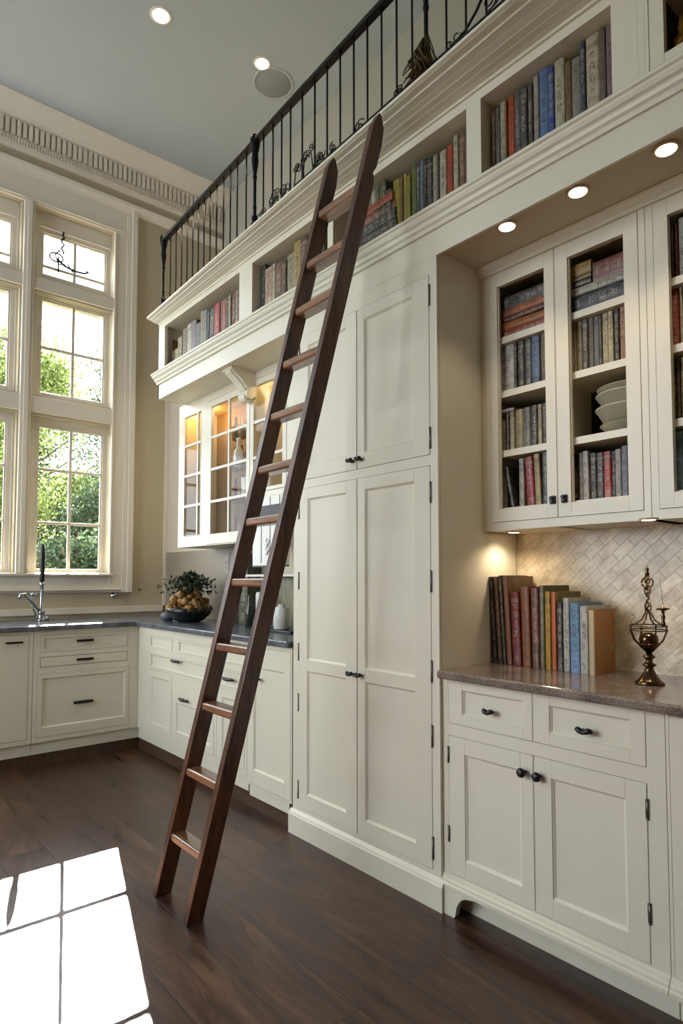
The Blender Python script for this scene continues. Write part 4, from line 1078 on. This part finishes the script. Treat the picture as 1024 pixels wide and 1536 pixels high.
for r, h in ((.057, .172), (.034, .128), (.0565, .186)):
    mb.tube([(ox+r*math.cos(2*PI*k/24), oy+r*math.sin(2*PI*k/24), oz+h) for k in range(25)], .0022, 6)
mb.build('basket', M['pewter'], t)
MB().lathe([(.008, .1), (.024, .125), (.03, .14), (.026, .155), (.012, .163), (.001, .165)], (ox, oy, oz), 20).build('cup', M['pewter'], t)
mb = MB(); mb.tube([(ox+.004*math.cos(k*1.3), oy+.004*math.sin(k*1.3), oz+.235+k*.0045) for k in range(24)], .0034, 6)
for zc, r in ((.245, .013), (.30, .013), (.335, .011)):
    mb.tube([(ox, oy+r*.7*math.cos(2*PI*k/14), oz+zc+r*1.3*math.sin(2*PI*k/14)) for k in range(15)], .0028, 6)
mb.tube([(ox, oy+.018*math.cos(2*PI*k/14), oz+.325+.017*math.sin(2*PI*k/14)) for k in range(15)], .003, 6)
mb.lathe([(.003, .345), (.008, .352), (.004, .36), (.007, .366), (.003, .374), (.001, .378)], (ox, oy, oz), 12)
mb.build('finial', M['pewter'], t)
mb = MB(); ay = oy-.047
mb.lathe([(.005, .185), (.007, .195), (.004, .205), (.007, .215), (.004, .225), (.005, .235), (.018, .240), (.019, .243), (.003, .246), (.003, .252)], (ox, ay, oz), 12)
mb.tube([(ox, ay, oz+.25), (ox, ay+.003, oz+.29), (ox, ay+.008, oz+.335)], .0007, 4); mb.tube([(ox, ay-.02, oz+.242), (ox, ay+.022, oz+.238)], .002, 5)
mb.build('side_arm', M['pewter'], t)
mb = MB(); mb.tube([(ox, oy+.05+.008*math.sin(k*.9), oz+.186+k*.005) for k in range(9)], .001, 4); mb.build('wire', M['pewter'], t)
# gold figure behind the little door at the top right
mb = MB().lathe([(.018, 0), (.022, .01), (.014, .03), (.019, .055), (.02, .08), (.012, .105), (.007, .115), (.011, .13), (.009, .145), (.003, .16), (.001, .185)], (1.845, .668, 2.661), 14)
for k in range(8):
    mb.tube([(1.845+.018*math.cos(k*.8), .668+.018*math.sin(k*.8), 2.665), (1.845+.024*math.cos(k*.8+.8), .668+.024*math.sin(k*.8+.8), 2.71), (1.845+.016*math.cos(k*.8+1.7), .668+.016*math.sin(k*.8+1.7), 2.76)], .004, 5)
tagl(mb, 'figurine', 'gold', 'gold figurine behind the small framed opening at the top right', 'figurine')

# ================================================================ OUTSIDE
o = struct(MB().box(-40, 60, YW+.3, 90, -.5, -.4), 'ground_outside', M['grass'])
def tree(x, y, h, w, n, mat, label, group, seed, base=.2, size=.1):
    rt = random.Random(seed)
    t = thing('tree', (x, y, -.4), label, 'tree', group)
    mb = MB(); mb.tube([(x, y, -.4), (x+.05, y, h*.3), (x-.08, y+.1, h*.6), (x, y, h*.85)], [.16, .13, .09, .03], 8)
    for k in range(16):
        a = rt.uniform(0, 2*PI); z = h*rt.uniform(.15, .8); r = w*rt.uniform(.4, .85)
        mb.tube([(x, y, z), (x+r*.5*math.cos(a), y+r*.5*math.sin(a), z+h*.06), (x+r*math.cos(a), y+r*math.sin(a), z+h*.16)], [.05, .035, .012], 5)
    mb.build('trunk', M['bark'], t)
    cl = []
    for k in range(70):
        a = rt.uniform(0, 2*PI); q = rt.random()**.5; zc = rt.uniform(base, 1.0)
        rr = w*q*(1.15-zc*.75); cl.append((Vector((x+rr*math.cos(a), y+rr*math.sin(a), h*zc-.2)), w*rt.uniform(.16, .34)))
    V, F, T = [], [], []
    for k in range(n):
        c, r = cl[rt.randrange(len(cl))]
        p = c+Vector((rt.gauss(0, 1), rt.gauss(0, 1), rt.gauss(0, .8)))*r*.55
        d1 = Vector((rt.uniform(-1, 1), rt.uniform(-1, 1), rt.uniform(-1, .6))).normalized()*size*rt.uniform(.6, 1.3)
        d2 = d1.orthogonal().normalized(); d2.rotate(Matrix.Rotation(rt.uniform(0, 6), 3, d1)); d2 *= size*.35
        i = len(V); V += [p, p+d1*.5+d2, p+d1, p+d1*.5-d2]; F.append((i, i+1, i+2, i+3)); T.append(rt.random())
    me = bpy.data.meshes.new('foliage'); me.from_pydata(V, [], F); me.materials.append(M[mat])
    at = me.attributes.new('tone', 'FLOAT', 'FACE'); at.data.foreach_set('value', T)
    f = bpy.data.objects.new('foliage', me); C.objects.link(f); f.parent = t
    f.matrix_parent_inverse = Matrix.Translation(-Vector((x, y, -.4)))
TR = [(2.5, 14.0, 4.0, 1.6, 30000, 'leaf1', 'bright yellow-green tree low in the left part of the lower window'),
      (5.0, 14.5, 3.6, 1.5, 30000, 'leaf2', 'dark green bushy tree in the lower right corner of the right-hand window'),
      (.3, 16.0, 3.8, 1.8, 14000, 'leaf2', 'dark green tree seen through the left window column'),
      (4.3, 20.5, 8.7, 3.0, 26000, 'leaf1', 'tall loose tree reaching into the middle window row'),
      (8.6, 22.5, 9.4, 2.6, 18000, 'leaf2', 'tall dark tree at the right of the window view'),
      (.2, 22.5, 7.4, 2.6, 12000, 'leaf1', 'tall pale tree at the left of the window view'),
      (3.4, 11.0, 2.2, 1.0, 9000, 'leaf2', 'low dark shrub just above the right-hand window sill'),
      (1.2, 11.0, 2.1, 1.0, 7000, 'leaf1', 'low bright shrub above the left window sill'),
      (6.0, 30.0, 8.0, 3.6, 16000, 'leaf2', 'distant green tree behind the others, centre of the lower window'),
      (1.5, 31.0, 7.5, 3.4, 12000, 'leaf2', 'distant dark tree far behind, left of the window mullion')]
for i, (x, y, h, w, n, m_, lab) in enumerate(TR):
    tree(x, y, h, w, n, m_, lab, 'trees outside the window', 100+i, .05 if h < 5 else .25, .085 if y < 19 else (.12 if y < 28 else .2))

# ================================================================ LIGHT AND CAMERA
w = bpy.data.worlds.new('sky'); SC.world = w; w.use_nodes = True
bg = w.node_tree.nodes['Background']; bg.inputs[0].default_value = (.86, .93, 1.0, 1); bg.inputs[1].default_value = SKY_S
l = bpy.data.lights.new('sun', 'SUN'); l.energy = SUN_S; l.angle = math.radians(.3); l.color = (1, .95, .86)
o = bpy.data.objects.new('sun', l); C.objects.link(o); o.rotation_euler = Vector((-.295, -1, -.605)).to_track_quat('-Z', 'Y').to_euler(); o.location = (6, 20, 14)
def portal(loc, dirv, sx, sy):
    l = bpy.data.lights.new('window_portal', 'AREA'); l.shape = 'RECTANGLE'; l.size = sx; l.size_y = sy; l.cycles.is_portal = True
    o = bpy.data.objects.new('window_portal', l); C.objects.link(o); o.location = loc; o.rotation_euler = Vector(dirv).to_track_quat('-Z', 'Z').to_euler()
portal((.81, YW+.22, 2.66), (0, -1, 0), 2.1, 2.9)
for a0, a1, z0, z1 in lops: portal((XL-.22, (a0+a1)/2, (z0+z1)/2), (1, 0, 0), 1.5, 3.2)
cd = bpy.data.cameras.new('camera'); cam = bpy.data.objects.new('camera', cd); C.objects.link(cam); SC.camera = cam
cd.sensor_fit = 'HORIZONTAL'; cd.sensor_width = 36; cd.lens = 930/1024*36; cd.shift_y = 53.7/1024; cd.clip_start = .05; cd.clip_end = 300
yaw = math.atan(789/930); pit = math.radians(2.85)
cam.location = (0, 0, 1.21); cam.rotation_euler = (PI/2+pit, 0, -yaw)
vs = SC.view_settings; vs.view_transform = 'Standard'; vs.look = 'None'; vs.gamma = 1; vs.use_curve_mapping = False; vs.exposure = EXPO
SC.cycles.max_bounces = 10; SC.cycles.diffuse_bounces = 6; SC.cycles.glossy_bounces = 4; SC.cycles.transparent_max_bounces = 12; SC.cycles.sample_clamp_indirect = 8
SC.cycles.use_denoising = True; SC.cycles.caustics_reflective = False; SC.cycles.caustics_refractive = False
for o in bpy.data.objects:
    if '_o' in o: del o['_o']
